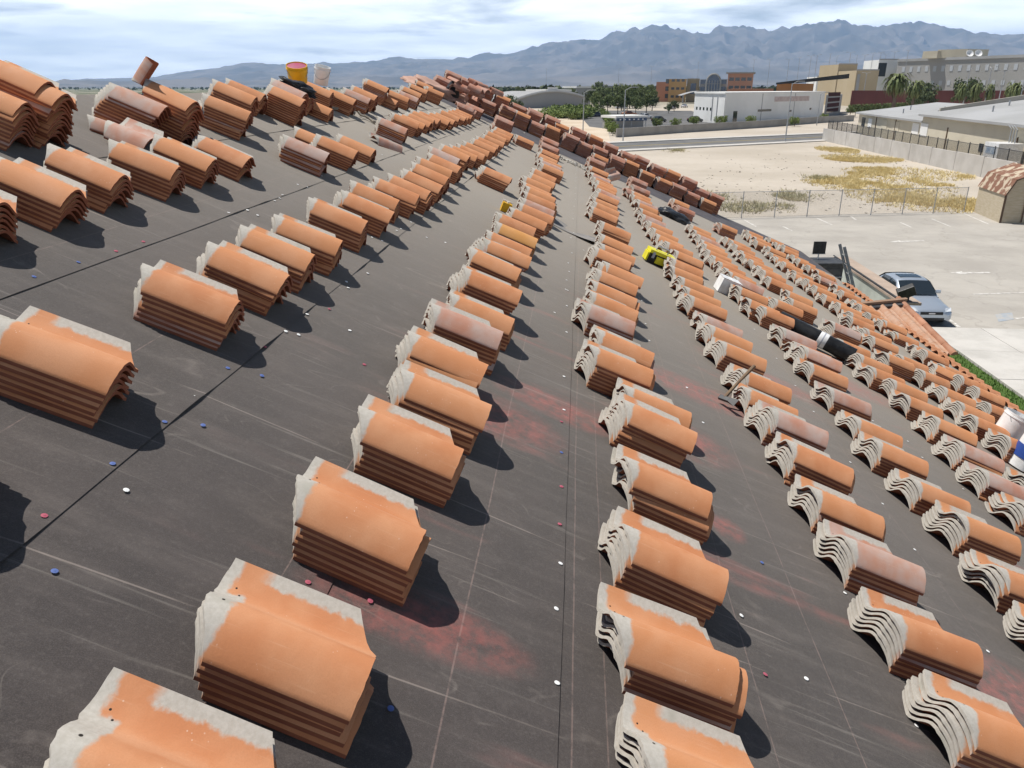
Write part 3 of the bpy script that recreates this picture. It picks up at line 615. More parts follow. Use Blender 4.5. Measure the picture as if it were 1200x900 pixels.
# starter tiles laid along the eave
est = link('eave_course', None, bld); est.matrix_world = Matrix.Translation(RP(0, 0, 0)) @ ROOFM
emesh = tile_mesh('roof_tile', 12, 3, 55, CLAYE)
for i in range(46):
    u = 7.4+i*0.30
    c = link('roof_tile', emesh, est); c.scale = (.5, .9, .9); c.location = (EAVEV-TL*.5+.09+rng.uniform(-.012, .012), u, .012+.002*(i % 2)); c.rotation_euler = (0, 0, rng.gauss(0, .01))
# loose tiles
def loose(name, label, x, y, w, eul, kind='o', grp=None):
    u, v = roof_px(x, y, w); o = link('roof_tile', VAR[kind][0][0]); tag(o, label, 'roof tile', grp)
    on_roof(o, u, v, w, 0, Matrix.Identity(3).to_quaternion())
    o.rotation_quaternion = ROOFM.to_quaternion() @ Quaternion((0, 0, 1), eul[2]) @ Quaternion((0, 1, 0), eul[1]) @ Quaternion((1, 0, 0), eul[0]); return o
loose('t', 'loose orange tile lying arched on the felt near the ridge', 92, 148, .01, (0, 0, .25), 'p')
loose('t', 'loose pale tile tipped over beside another below the tall ridge stacks', 112, 158, .03, (0.35, -.08, -.25), 'p')
loose('t', 'pale loose tile lying askew at the foot of a four tile stack', 437, 168, .01, (0.12, 0.05, .55), 'p')
loose('t', 'loose tile tipped on edge showing its dark hollow underside by the gable strip', 712, 214, .02, (0.9, -.35, .9), 'p')
u, v, n_ = POS[(0, 3)]
o = link('broken_tile', VAR['p'][0][1]); tag(o, 'broken tile stood on end on top of a ridge stack', 'roof tile'); on_roof(o, u+.03, v+.06, .008+n_*SPC*KS-.02, .25, Quaternion((0, 1, 0), -1.25)); o.scale = (.55, .72, 1.1)

# ================================================================== THINGS ON THE ROOF
def bucket(name, label, parts, cat='bucket'):
    o = bpy.data.objects.new(name, None); o.empty_display_size = .05; COL.objects.link(o); tag(o, label, cat)
    for nm, mb, mm in parts: mb.build(nm, mm, o, smooth=True)
    return o
def pail(r=0.145, h=0.36, t=0.004): return MB().lathe([(r*.88, 0), (r*.9, .004), (r, h-.05), (r+.008, h-.05), (r+.008, h-.035), (r, h-.035), (r+.004, h), (r-.004, h), (r-.006, h-.02), (r*.88-.006, .01), (.001, .01)], 28)
def bail(r, h): return MB().tube([(r*math.cos(a)*1.02, -.02-0.10*math.sin(a), h-.05-.13*math.sin(a)) for a in [math.pi*i/10 for i in range(11)]], .0035, 6)
# yellow and white pails on the ridge stacks
u, v, n_ = POS[(0, 9)]
def at_px(o, x, y, depth):
    d = ray(x, y); o.location = CAM + d*(depth/F); return o
ub, vb = roof_px(396, 101, .30)
b1 = bucket('yellow_bucket', 'yellow bucket with red inside lying tilted on the ridge tiles', [('shell', pail(.145, .24), YELLOW), ('lining', MB().lathe([(.10, .02), (.135, .228), (.128, .23), (.001, .228)], 24), REDP), ('handle', bail(.145, .24), STEEL)])
on_roof(b1, 11.65, -3.80, .32, .5, Quaternion((0, 1, 0), -0.40) @ Quaternion((1, 0, 0), .16))
b2 = bucket('white_bucket', 'white plastic bucket tipped over behind the yellow one on the ridge', [('shell', pail(.12, .27), WHITEP), ('handle', bail(.12, .27), STEEL)])
on_roof(b2, 12.70, -3.80, .295, .2, Quaternion((0, 1, 0), -0.15) @ Quaternion((1, 0, 0), .1))
# tangle of dusty rope and bags
def tangle(name, label, cat, u, v, w, m, n=5, size=.22, rad=.012, seed=1, pcs=70):
    r = random.Random(seed); o = bpy.data.objects.new(name, None); COL.objects.link(o); o.empty_display_size = .05; tag(o, label, cat); on_roof(o, u, v, w)
    for k in range(n):
        pts = []; p = Vector((r.uniform(-size, size)*.6, r.uniform(-size, size)*.6, rad)); a = r.uniform(0, 6.28)
        for i in range(pcs//n):
            a += r.uniform(-.9, .9); p = p+Vector((math.cos(a), math.sin(a), 0))*size*.22; p.z = rad+abs(r.gauss(0, size*.12))*(1-min(1, p.xy.length/(size*1.6)))
            if p.xy.length > size*1.5: a += 2.2
            pts.append(p.copy())
        MB().tube(pts, rad, 6).build('coil', m, o, smooth=True)
    return o
uu, vv = roof_px(408, 133, 0); tangle('rope_heap', 'heap of pale dusty rope trailing onto the felt below the ridge stacks', 'rope', uu, vv-.05, .01, ROPE, 7, .32, .024, 4, 130)
def blob(name, label, cat, sx, sy, sz, m, seed, jag=.35):
    bm = bmesh.new(); bmesh.ops.create_icosphere(bm, subdivisions=4, radius=1)
    for q in bm.verts:
        p = q.co.copy(); k = 1+jag*mnoise.noise(p*1.6+Vector((seed, 0, 0)))+jag*.6*mnoise.noise(p*4+Vector((0, seed, 0)))+jag*.35*abs(mnoise.noise(p*9+Vector((0, 0, seed))))
        q.co = Vector((p.x*sx*k, p.y*sy*k, max(-.35, p.z)*sz*k+.33*sz))
    me = bpy.data.meshes.new(name); bm.to_mesh(me); bm.free(); me.materials.append(m); me.polygons.foreach_set('use_smooth', [True]*len(me.polygons))
    return tag(link(name, me), label, cat)
u, v, n_ = POS[(0, 8)]
on_roof(blob('dark_rag', 'dark crumpled rag lying over a tall ridge stack', 'rag', .26, .16, .07, BLACKP, 3, .6), u+.36, v+.34, n_*SPC*KS+.04)
uu, vv = roof_px(581, 125, .0); on_roof(blob('black_bag', 'full black plastic bag standing at the gable end of the ridge', 'bag', .23, .22, .40, BLACKP, 8, .13), 24.0, -3.45, .02)
uu, vv = roof_px(788, 256, .0); on_roof(blob('black_sack', 'slumped black sack lying under rosy stacks near the gable', 'bag', .42, .34, .13, BLACKP, 5, .3), uu, vv, .012)
# rubble of ridge tiles heaped at the gable end of the ridge
def ridge_tile_mesh():
    mb = MB(); n = 10; L = .42
    for (rr, s) in ((.125, 1), (.112, -1)):
        for i in range(2):
            for k in range(n+1):
                a = math.pi*k/n; mb.v.append((i*L, math.cos(a)*(rr-.012*i), math.sin(a)*(rr-.012*i)))
    for k in range(n):
        mb.f.append((k, n+1+k, n+2+k, k+1)); q = 2*(n+1); mb.f.append((q+k+1, q+n+2+k, q+n+1+k, q+k))
        mb.f.append((k+1, q+k+1, q+k, k)); mb.f.append((n+1+k, q+n+1+k, q+n+2+k, n+2+k))
    q = 2*(n+1)
    mb.f.append((0, q, q+n+1, n+1)); mb.f.append((n, 2*n+1, q+2*n+1, q+n))
    me = mb.mesh('ridge_tile', CLAYR, True); ul = me.uv_layers.new(name='UVMap')
    for lp in me.loops:
        c_ = me.vertices[lp.vertex_index].co; ul.data[lp.index].uv = (.12+c_.x*.7, .05+abs(c_.y))
    return me
RTM = ridge_tile_mesh(); rr = random.Random(21)
for i, (x, y, w) in enumerate(((531, 101, .10), (536, 104, .2), (541, 101, .36), (548, 105, .12), (553, 108, .24), (545, 112, .1), (560, 98, .42), (566, 95, .5), (571, 100, .3), (563, 106, .15), (572, 108, .1), (556, 114, .06), (567, 113, .12), (528, 108, .05), (522, 104, .05), (575, 104, .28), (550, 100, .5), (538, 97, .5))):
    u = 23.4+rr.uniform(0, 1.6); d = ray(x, y); P = CAM+d*((u-0)/d.y); q = P-CAM; v = max(-4.5, min(-2.2, q.dot(EX))); w_ = max(.05, min(.75, q.dot(NZ)+CH))
    o = link('ridge_tile', RTM); tag(o, 'old half-round ridge tile in the heap at the gable end of the ridge', 'ridge tile', 'ridge tiles heaped at the gable peak')
    on_roof(o, u, v, w_-.06, rr.uniform(-3, 3), Quaternion((1, 0, 0), rr.uniform(-.5, .5)))
bs = blob('tile_rubble', '', 'x', .9, .8, .22, CLAYR, 2, .5); on_roof(bs, 24.3, -3.9, .0); stuff(bs, 'low mound of broken tile under the heap of ridge tiles at the gable', 'rubble')
# broken white mortar bits near the gable strip
uu, vv = roof_px(674, 194, 0); mb = MB(); r = random.Random(3)
for i in range(70):
    a, c_ = r.gauss(0, .45), r.gauss(0, .12); s = r.uniform(.015, .06); M_ = Matrix.Translation((a, c_-a*.25, s*.4)) @ Matrix.Rotation(r.uniform(0, 6), 4, (r.random(), r.random(), 1)); mb.box((-s, -s*.6, -s*.3), (s, s*.6, s*.3), M_)
o = mb.build('mortar_rubble', mat('lime_mortar', (0.56, 0.53, 0.47), (0.44, 0.41, 0.36), 20, 0.95)); on_roof(o, uu, vv, .01); stuff(o, 'scatter of pale mortar crumbs at the felt strip by the gable', 'rubble')
# yellow open pail head-down against stack
u, v, n_ = POS[(3, 13)]
o = bucket('yellow_jug', 'small orange-yellow jug with white rim between stacks in the fourth row', [('body', MB().box((-.13, -.09, 0), (.13, .09, .20)), YELLOW), ('rim', MB().box((-.14, .0905, .03), (.14, .12, .235)), WHITEP), ('cap', MB().lathe([(.03, .20), (.03, .235), (.001, .235)], 12), WHITEP)], 'jug')
uu, vv = roof_px(592, 250, 0.0); on_roof(o, uu+.05, vv-.02, .01, .2); o.scale = (.5, .5, .6)
# yellow and black tool box
o = bucket('tool_box', 'bright yellow and black tool box with grey handle between stacks', [
  ('base', MB().box((-.25, -.14, 0), (.25, .14, .17)), BLACKP), ('lid', MB().box((-.26, -.15, .172), (.26, .15, .23)), LIMEY), ('end_panel', MB().box((-.285, -.13, .02), (-.252, .13, .165)), LIMEY),
  ('front_panel', MB().box((-.10, -.165, .03), (.13, -.142, .15)), LIMEY), ('latch', MB().box((-.2, -.17, .10), (-.15, -.152, .2)), GREYP), ('latch', MB().box((.17, -.17, .10), (.22, -.152, .2)), GREYP),
  ('handle', MB().tube([(-.12, 0, .23), (-.12, 0, .30), (.12, 0, .30), (.12, 0, .23)], .016, 8), GREYP)], 'tool box')
uu, vv = roof_px(771, 312, 0); on_roof(o, uu+.05, vv-.03, .01, .15); o.scale = (.78, .78, .85)
# white pail lying between stacks
def lying_pail(name, label, x, y, w, yaw, blue=False, k=1.0):
    parts = [('shell', pail(.15*k, .36*k), WHITEP), ('handle', bail(.15*k, .36*k), STEEL)]
    if blue: parts.append(('label_band', MB().lathe([(.1462*k, .10*k), (.1505*k, .22*k), (.149*k, .22*k), (.144*k, .10*k)], 28), BLUEP))
    o = bucket(name, label, parts); uu, vv = roof_px(x, y, w); return on_roof(o, uu, vv, w, yaw)
o = bucket('white_carton', 'white carton with a grey shaded side set among the stacks', [('carton', MB().box((-.20, -.16, 0), (.20, .16, .26)), WHITEP), ('flap', MB().box((-.21, -.165, .262), (-.02, .165, .268)), WHITEP), ('flap', MB().box((.0, -.165, .262), (.21, .165, .268)), WHITEP)], 'carton')
uu, vv = roof_px(849, 345, 0.0); on_roof(o, uu+.08, vv, .012, .1); o.scale = (.75, .8, .85)
lying_pail('white_pail', 'white plastic pail standing askew by the tenth row near the eave', 1172, 522, .02, .3, False, 1.25)
lying_pail('banded_pail', 'white pail with a dark blue band beside the lawn edge of the roof', 1196, 548, .02, -.3, True, 1.25)
# hatchet lying across two stacks
o = bpy.data.objects.new('roofing_hatchet', None); COL.objects.link(o); tag(o, 'roofing hatchet leaning with its shaft across two stack heads', 'hatchet')
MB().tube([(0, 0, 0), (.20, .005, .0), (.42, 0, 0)], [.014, .011, .015], 8).build('shaft', WOODT, o, smooth=True)
MB().box((-.03, -.05, -.012), (.012, .04, .012)).build('head', DARKST, o, bevel=.004); MB().add([(-.03, -.05, -.012), (.012, -.05, -.012), (.012, -.05, .012), (-.03, -.05, .012), (-.05, -.11, 0), (.03, -.11, 0)], [(0, 1, 5, 4), (3, 4, 5, 2), (0, 4, 3), (1, 2, 5), (0, 3, 2, 1)]).build('blade', DARKST, o)
u0, v0 = roof_px(849, 466, .07); u1, v1 = roof_px(884, 429, .36); A_, B_ = RP(u0, v0, .07), RP(u1, v1, .36); o.location = A_; o.rotation_mode = 'QUATERNION'; o.rotation_quaternion = (B_-A_).to_track_quat('X', 'Z'); k = (B_-A_).length/.42; o.scale = (k, 1.15, 1.15)
# black felt roll with a white wrapper
o = bpy.data.objects.new('felt_roll', None); COL.objects.link(o); tag(o, 'black roll of roofing felt with a white paper band lying among the stacks', 'felt roll')
u0, v0 = roof_px(962, 396, .17); u1, v1 = roof_px(1001, 416, .17); A_, B_ = RP(u0, v0, .15), RP(u1, v1, .15); ax = (B_-A_).normalized(); L = (B_-A_).length
o.location = A_; o.rotation_mode = 'QUATERNION'; o.rotation_quaternion = ax.to_track_quat('Z', 'X')
MB().lathe([(.05, -.62), (.106, -.62), (.108, -.60), (.108, L-.01), (.106, L), (.05, L), (.045, L-.03), (.001, L-.03)], 28).build('roll', BLACKP, o, smooth=True)
MB().lathe([(.1090, -.03), (.1115, -.02), (.1115, .08), (.1090, .09)], 28).build('paper_band', WHITEP, o, smooth=True); MB().lathe([(.1118, .02), (.1128, .022), (.1128, .036), (.1118, .038)], 28).build('band_stripe', GREYP, o, smooth=True)
# curled flap of torn felt
uu, vv = roof_px(656, 268, 0)
mb = MB().grid(lambda a, c: ((a-.5)*1.15, (c-.5)*.55*(1-.5*abs(a-.5)), .012+.09*(abs(a-.45)*1.5)**2*(1-c*.6)+.02*math.sin(a*9)*c), 18, 6)
o = mb.build('felt_flap', FELT3, smooth=True); tag(o, 'curled grey offcut of felt lying between the fourth and fifth rows', 'felt offcut'); on_roof(o, uu+.2, vv+.15, .0, -.35)

# ================================================================== BESIDE THE BUILDING
# small porch roof of laid S tiles sloping towards the camera side
por = thing('porch_roof', 'small porch roof of laid tan S tiles with capped right edge beside the eave', 'porch roof')
ptr = gp(1058, 357, 3.26); pbr = gp(1116, 414, 2.70)
L = (ptr-pbr).length; ux = Vector((1, 0, 0)); uy = (ptr-pbr).normalized(); uz = ux.cross(uy).normalized(); ux = uy.cross(uz)
PM = Matrix(((ux.x, uy.x, uz.x, pbr.x), (ux.y, uy.y, uz.y, pbr.y), (ux.z, uy.z, uz.z, pbr.z), (0, 0, 0, 1)))
por.matrix_world = PM
MB().box((-1.65, .02, -.12), (-.03, L, -.02)).build('deck', FASC, por)
MB().box((-1.6, .2, -2.6), (-.25, L-.1, -.125)).build('wall', STUCCO, por)
TANT = clay('clay_tan', (0.44, 0.245, 0.145), (0.40, 0.21, 0.125), (0.46, 0.29, 0.19), 0.0, 0.25)
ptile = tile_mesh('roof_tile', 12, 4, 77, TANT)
for j in range(int(L/.385)+1):
    for i in range(5):
        y = -.08+j*.385
        if y+.3 > L: continue
        c = link('roof_tile', ptile, por)
        c.rotation_euler = (R(-3.0), 0, R(-90)); c.location = (-.30-i*.295-.10, y+TL, .035)
ctm = MB()
for k in range(7):
    a0 = math.pi*k/6
    for yy, rr_ in ((0, .085), (.42, .072)): ctm.v.append((math.cos(a0)*rr_, yy, math.sin(a0)*rr_))
for k in range(6): ctm.f.append((2*k, 2*k+1, 2*k+3, 2*k+2))
ctm.f.append((0, 2, 4, 6, 8, 10, 12)); cme = ctm.mesh('edge_cap', mat('tan_cap_clay', (0.36, 0.17, 0.10), (0.42, 0.22, 0.14), 8, 0.8, rnd=.12), True)
for j in range(int(L/.37)+1): c = link('edge_cap', cme, por); c.location = (-.03, -.10+j*.37, .03+.004*(j % 2)); c.rotation_euler = (R(2), 0, 0)
MB().box((-1.5, L-.02, -.02), (.06, L+.05, .16)).build('flashing', mat('tan_flashing', (0.34, 0.22, 0.15), (0.28, 0.18, 0.12), 3, 0.6), por); MB().box((-1.5, L-.14, .075), (.03, L-.03, .095)).build('flashing_foot', DARKST, por)
# pale garden wall
gw = thing('garden_wall', 'pale grey-green stucco wall with dark rail and tan coping beside the parking lot', 'wall', (10.9, 25.9, 0))
MB().box((0, 0, 0), (.2, 7.4, 1.2)).build('wall', mat('pale_green_stucco', (0.50, 0.53, 0.47), (0.42, 0.45, 0.40), 1.2, 0.9), gw); MB().box((-.06, -.02, 1.203), (.62, 7.42, 1.30)).build('coping', mat('tan_coping', (0.42, 0.33, 0.26), (0.36, 0.28, 0.22), 2, 0.85), gw, bevel=.015)
MB().tube([(-.04, 0, 1.36), (-.04, 7.4, 1.36)], .028, 8).build('rail', DARKST, gw)
for i in range(5): MB().tube([(-.04, .2+i*1.75, 1.29), (-.04, .2+i*1.75, 1.36)], .02, 6).build('rail_post', DARKST, gw)
fl = thing('flood_lamp', 'black box flood lamp on the end of the garden wall before the car', 'lamp', (11.15, 26.1, 1.3))
MB().box((-.24, -.12, .22), (.30, .10, .60), Matrix.Rotation(.35, 4, 'X') @ Matrix.Rotation(-.5, 4, 'Y')).build('housing', BLACKP, fl, bevel=.02); MB().tube([(0, 0, 0), (0, 0, .3)], .03, 8).build('stem', DARKST, fl); MB().box((-.1, -.1, 0), (.1, .1, .02)).build('base', DARKST, fl)
# dark cabinet and panel
P = gp(955, 330, 1.0)
cb_ = thing('metal_cabinet', 'dark grey metal cabinet standing beyond the far roof corner', 'cabinet', (P.x, P.y, 0), .1)
MB().box((-.8, -.5, 0), (.8, .5, 1.75)).build('body', DARKST, cb_, bevel=.02); MB().box((-.86, -.56, 1.753), (.86, .56, 1.83)).build('lid', DARKST, cb_, bevel=.02); MB().tube([(-.8, -.53, 1.3), (.8, -.53, 1.3)], .02, 6).build('bar', STEEL, cb_)
for k in (-1, 1): MB().box((.38*k-.36, -.515, .15), (.38*k+.36, -.502, 1.6)).build('door', mat('cabinet_door', (0.06, 0.06, 0.065), (0.08, 0.08, 0.08), 5, .5), cb_)
pn = thing('square_sign', 'small square black sign on a short post above the cabinet', 'sign', (P.x+.05, P.y+.2, 1.83), .1)
MB().box((-.24, -.03, .22), (.24, .03, .68)).build('sign_board', BLACKP, pn, bevel=.008); MB().box((-.26, -.034, .20), (.26, .034, .218)).build('frame', STEEL, pn); MB().tube([(0, 0, 0), (0, 0, .22)], .025, 8).build('post', WHITEP, pn)
# ladder against the eave
d0 = ray(984, 286); top = CAM+d0*(25.2/d0.y); d1 = ray(996, 338); low = CAM+d1*(24.9/d1.y); dirl = (low-top).normalized(); foot = top+dirl*((top.z-.05)/-dirl.z)
ld = thing('ladder', 'grey aluminium extension ladder leaning at the far corner of the eave', 'ladder')
sep = Vector((0, -.46, 0))
for s in (0, 1):
    a, c_ = foot+sep*s, top+sep*s; x_ = dirl.cross(Vector((0, 1, 0))).normalized(); mb = MB()
    vs = [q+x_*i*.045+Vector((0, j*.018, 0)) for q in (a, c_) for i, j in ((-1, -1), (1, -1), (1, 1), (-1, 1))]
    mb.add(vs, [(0,1,2,3),(7,6,5,4),(0,4,5,1),(1,5,6,2),(2,6,7,3),(3,7,4,0)]); mb.build('rail', ALU, ld)
LL = (top-foot).length
for i in range(int(LL/.3)): q = foot-dirl*(.2+i*.3); MB().tube([q, q+sep], .017, 8).build('rung', ALU, ld)

# ---- silver saloon car facing the camera
SILVER = mat('silver_paint', (0.47, 0.52, 0.58), None, rough=0.32, metal=0.55, spec=.5)
RUB = mat('tyre_rubber', (0.015, 0.015, 0.016), None, rough=.8); RIM = mat('alloy', (0.5, 0.5, 0.52), None, rough=.35, metal=.8)
LAMPG = mat('lamp_lens', (0.62, 0.65, 0.68), None, rough=.1, spec=.7); REDL = mat('tail_lens', (0.35, 0.01, 0.01), None, rough=.2)
def loft(stations, sec):
    mb = MB(); n = None
    for s in stations:
        row = sec(*s); n = len(row); mb.v += row
    for i in range(len(stations)-1):
        for k in range(n-1): mb.f.append((i*n+k, i*n+k+1, (i+1)*n+k+1, (i+1)*n+k))
    mb.f.append(tuple(range(n))); mb.f.append(tuple(range((len(stations)-1)*n, len(stations)*n))[::-1])
    return mb
def car(name, label, loc, rz, paint, group=None, hi=True):
    c = thing(name, label, 'car', loc, rz, group)
    def sec(y, hw, zl, zs, zt):
        h = [(hw*.90, zl), (hw*.985, zl+.10), (hw, (zl+zs)/2), (hw*.985, zs-.06), (hw*.93, zs), (hw*.72, zt-.015), (hw*.36, zt), (0, zt+.006)]
        return [(x, y, z) for x, z in h]+[(-x, y, z) for x, z in h[-2::-1]]
    st = [(0, .62, .30, .50, .56), (.05, .74, .24, .56, .64), (.18, .84, .20, .62, .70), (.5, .89, .19, .68, .77), (1.0, .905, .19, .73, .86), (1.38, .91, .19, .80, .93), (2.2, .92, .19, .86, .95), (3.2, .92, .19, .88, .97), (3.9, .905, .2, .89, 1.0), (4.4, .88, .22, .88, .99), (4.68, .80, .30, .80, .93), (4.76, .70, .36, .70, .80)]
    loft(st, sec).build('body', paint, c, smooth=True)
    def sec2(y, hb, zb, ht, zt):
        h = [(hb, zb), (hb*.5+ht*.5+.01, zb*.5+zt*.5), (ht+.015, zt-.06), (ht*.93, zt-.015), (ht*.5, zt+.012), (0, zt+.018)]
        return [(x, y, z) for x, z in h]+[(-x, y, z) for x, z in h[-2::-1]]
    st2 = [(1.28, .76, .86, .74, .895), (1.6, .80, .88, .70, 1.10), (2.02, .82, .90, .63, 1.365), (2.3, .83, .90, .615, 1.42), (3.0, .83, .90, .61, 1.425), (3.35, .82, .92, .62, 1.37), (3.75, .80, .94, .66, 1.17), (4.12, .76, .95, .70, .99)]
    loft(st2, sec2).build('cabin', paint, c, smooth=True)
    # glass set just proud of the cabin
    def pane(nm, pts): MB().add(pts, [tuple(range(len(pts)))]).build(nm, GLASS, c)
    pane('windscreen', [(-.70, 1.385, .985), (.70, 1.385, .985), (.63, 1.96, 1.345), (-.63, 1.96, 1.345)]) if not hi else MB().grid(lambda a, k: ((-1+2*a)*(.70-.085*k), 1.335+.655*k-.035*(1-(2*a-1)**2)*(1-k), .955+.415*k+.022*(1-(2*a-1)**2)), 8, 3).build('windscreen', GLASS, c, smooth=True)
    MB().grid(lambda a, k: ((-1+2*a)*(.68-.07*k), 4.06-.66*k+.02*(1-(2*a-1)**2), 1.02+.365*k+.02*(1-(2*a-1)**2)), 6, 3).build('rear_window', GLASS, c, smooth=True)
    for s in (-1, 1):
        pane('side_window', [(s*.822, 1.62, .965), (s*.842, 2.50, .97), (s*.662, 2.50, 1.375), (s*.68, 2.06, 1.33)]); pane('side_window', [(s*.842, 2.56, .97), (s*.832, 3.45, .985), (s*.668, 3.28, 1.345), (s*.662, 2.56, 1.375)])
        if hi:
            m_ = MB().box((s*.90-.10, 1.66, .93), (s*.90+.10, 1.78, 1.06)); m_.build('mirror', paint, c, smooth=True, bevel=.03)
        for y in (.88, 3.72):
            w = MB(); M_ = Matrix.Translation((s*.80, y, .325)) @ Matrix.Rotation(R(90), 4, 'Y'); w.lathe([(.2, -.11), (.31, -.11), (.325, -.08), (.325, .08), (.31, .11), (.2, .11)], 22, M_); wo = w.build('wheel', RUB, c, smooth=True)
            w2 = MB(); w2.lathe([(.001, s*.10), (.19, s*.112), (.205, s*.112), (.2, s*.05), (.001, s*.05)] if s > 0 else [(.001, -.05), (.2, -.05), (.205, -.112), (.19, -.112), (.001, -.10)], 14, M_); w2.build('rim', RIM, wo, smooth=True)
        q = [(s*.50, .035, .60), (s*.76, .12, .62), (s*.83, .34, .705), (s*.60, .22, .72)]; MB().add([(x, y-.012, z+.012) for x, y, z in q]+[(x, y+.06, z-.04) for x, y, z in q], [(0,1,2,3),(7,6,5,4),(0,4,5,1),(1,5,6,2),(2,6,7,3),(3,7,4,0)]).build('headlight', LAMPG, c)
        MB().box((s*.62-.16, 4.66, .72), (s*.62+.16, 4.765, .86)).build('tail_light', REDL, c)
    MB().box((-.42, -.02, .50), (.42, .05, .61)).build('grille', BLACKP, c, bevel=.01); MB().box((-.5, -.015, .28), (.5, .1, .38)).build('air_intake', BLACKP, c, bevel=.01); MB().box((-.12, -.03, .53), (.12, -.021, .58)).build('badge_bar', RIM, c)
    MB().box((-.72, .02, .41), (.72, .09, .47)).build('bumper', paint, c, bevel=.02)
    if hi: MB().box((-.42, 2.30, 1.441), (.42, 2.85, 1.449)).build('sunroof', GLASS, c)
    return c
car('silver_car', 'silver saloon car parked nose first beside the concrete walk', (12.6, 27.4, 0.02), 0.02, SILVER).scale = (.92, .92, .92)

# ---- chain-link fence
FE0, FE1 = Vector((6.2, 50.6, 0)), Vector((26.2, 55.4, 0)); fd = (FE1-FE0); FL = fd.length; fd.normalize()
fe = thing('chain_link_fence', 'grey chain-link fence between the parking lot and the empty lot', 'fence', FE0, math.atan2(fd.y, fd.x))
ng = 9
for i in range(ng+1): MB().tube([(FL*i/ng, 0, 0), (FL*i/ng, 0, 1.75)], .03, 8).build('post', STEEL, fe)
MB().tube([(0, 0, 1.7), (FL, 0, 1.7)], .02, 6).build('top_rail', STEEL, fe); MB().tube([(0, 0, .1), (FL, 0, .1)], .008, 5).build('tension_wire', STEEL, fe)
mb = MB(); st_ = .085; k = 0
for sgn in (1, -1):
    x = -1.6
    while x < FL:
        a0 = max(0, -x) if sgn > 0 else max(0, x+1.6-FL); 
        xa, xb = x, x+1.6; z0, z1 = (.06, 1.66) if sgn > 0 else (1.66, .06)
        t0 = max(0, (0-xa)/1.6); t1 = min(1, (FL-xa)/1.6)
        if t1 > t0:
            p0 = Vector((xa+1.6*t0, .006*sgn, z0+(z1-z0)*t0)); p1 = Vector((xa+1.6*t1, .006*sgn, z0+(z1-z0)*t1)); w = .0032; nn = Vector((-(p1.z-p0.z), 0, (p1.x-p0.x))).normalized()*w
            mb.add([p0-nn, p1-nn, p1+nn, p0+nn], [(0, 1, 2, 3)])
        x += st_
stuff(mb.build('wire_mesh', STEEL, fe))
# ---- barn shaped shed
sh = thing('garden_shed', 'tan barn-roofed wooden shed with peeling brown shingles by the fence', 'shed', (26.5, 51.2, 0), -.12)
SHW = mat('tan_siding', (0.44, 0.37, 0.26), (0.50, 0.43, 0.32), 2, .85, sx=(1, 1, 6)); SHR = mat('peeling_shingle', (0.20, 0.10, 0.065), (0.46, 0.38, 0.28), 1.6, .9, lo=.5, hi=.56)
gp_ = [(0, 1.75), (.42, 2.65), (1.8, 3.25), (3.18, 2.65), (3.6, 1.75)]
mb = MB(); pts = [(0, 0)]+gp_+[(3.6, 0)]; n = len(pts); mb.add([(x, 0, z) for x, z in pts]+[(x, 4.6, z) for x, z in pts], [tuple(range(n))[::-1], tuple(range(n, 2*n))]+[(i, (i+1) % n, n+(i+1) % n, n+i) for i in range(n)]); mb.build('wall', SHW, sh)
for (x0, z0), (x1, z1) in zip(gp_, gp_[1:]):
    d = Vector((x1-x0, 0, z1-z0)).normalized(); nn = Vector((-d.z, 0, d.x)); a = Vector((x0, 0, z0))-d*.05+nn*.01; c_ = Vector((x1, 0, z1))+d*.05+nn*.01; mb = MB()
    q = [a+Vector((0, -.15, 0)), c_+Vector((0, -.15, 0)), c_+Vector((0, 4.75, 0)), a+Vector((0, 4.75, 0))]; mb.add(q+[p_+nn*.05 for p_ in q], [(3,2,1,0),(4,5,6,7),(0,1,5,4),(1,2,6,5),(2,3,7,6),(3,0,4,7)]); mb.build('roof_panel', SHR, sh)
    e0, e1 = Vector((x0, -.165, z0)), Vector((x1, -.165, z1)); MB().tube([e0+nn*.02, e1+nn*.02], .05, 4).build('barge_board', FASC, sh)
for x in (.03, 3.57): MB().box((x-.06, -.03, 0), (x+.06, -.004, 1.75)).build('corner_trim', FASC, sh)
for x0, x1 in ((1.15, 1.78), (1.82, 2.45)):
    dr = MB().box((x0, -.05, .1), (x1, -.004, 1.95)).build('door', SHW, sh)
    MB().box((x0, -.075, .1), (x0+.09, -.052, 1.95)).build('door_trim', FASC, dr); MB().box((x1-.09, -.075, .1), (x1, -.052, 1.95)).build('door_trim', FASC, dr); MB().box((x0+.09, -.075, 1.0), (x1-.09, -.052, 1.1)).build('door_trim', FASC, dr)
MB().box((1.0, -.08, 1.98), (2.6, -.004, 2.08)).build('door_lintel', FASC, sh)
# ---- tilt-up block wall of the empty lot, panel by panel
WALLM = mat('block_wall_stucco', (0.43, 0.405, 0.37), (0.50, 0.475, 0.44), .5, .9, rnd=.06)
bw = thing('lot_wall', 'long pale stucco block wall along the right side of the empty lot', 'wall')
wa, wb = Vector((38.2, 73.0, 0)), Vector((38.9, 133, 0)); wd = (wb-wa).normalized(); wl = (wb-wa).length; nx = 10
for i in range(nx):
    M_ = Matrix.Translation(wa+wd*(wl*i/nx)) @ Matrix.Rotation(math.atan2(wd.y, wd.x), 4, 'Z'); MB().box((.015, -.1, 0), (wl/nx-.015, .1, 1.85+.03*(i % 2)), M_).build('wall_panel', WALLM, bw)
    MB().box((-.12, -.13, 0), (.012, .13, 1.93), M_).build('pier', WALLM, bw)
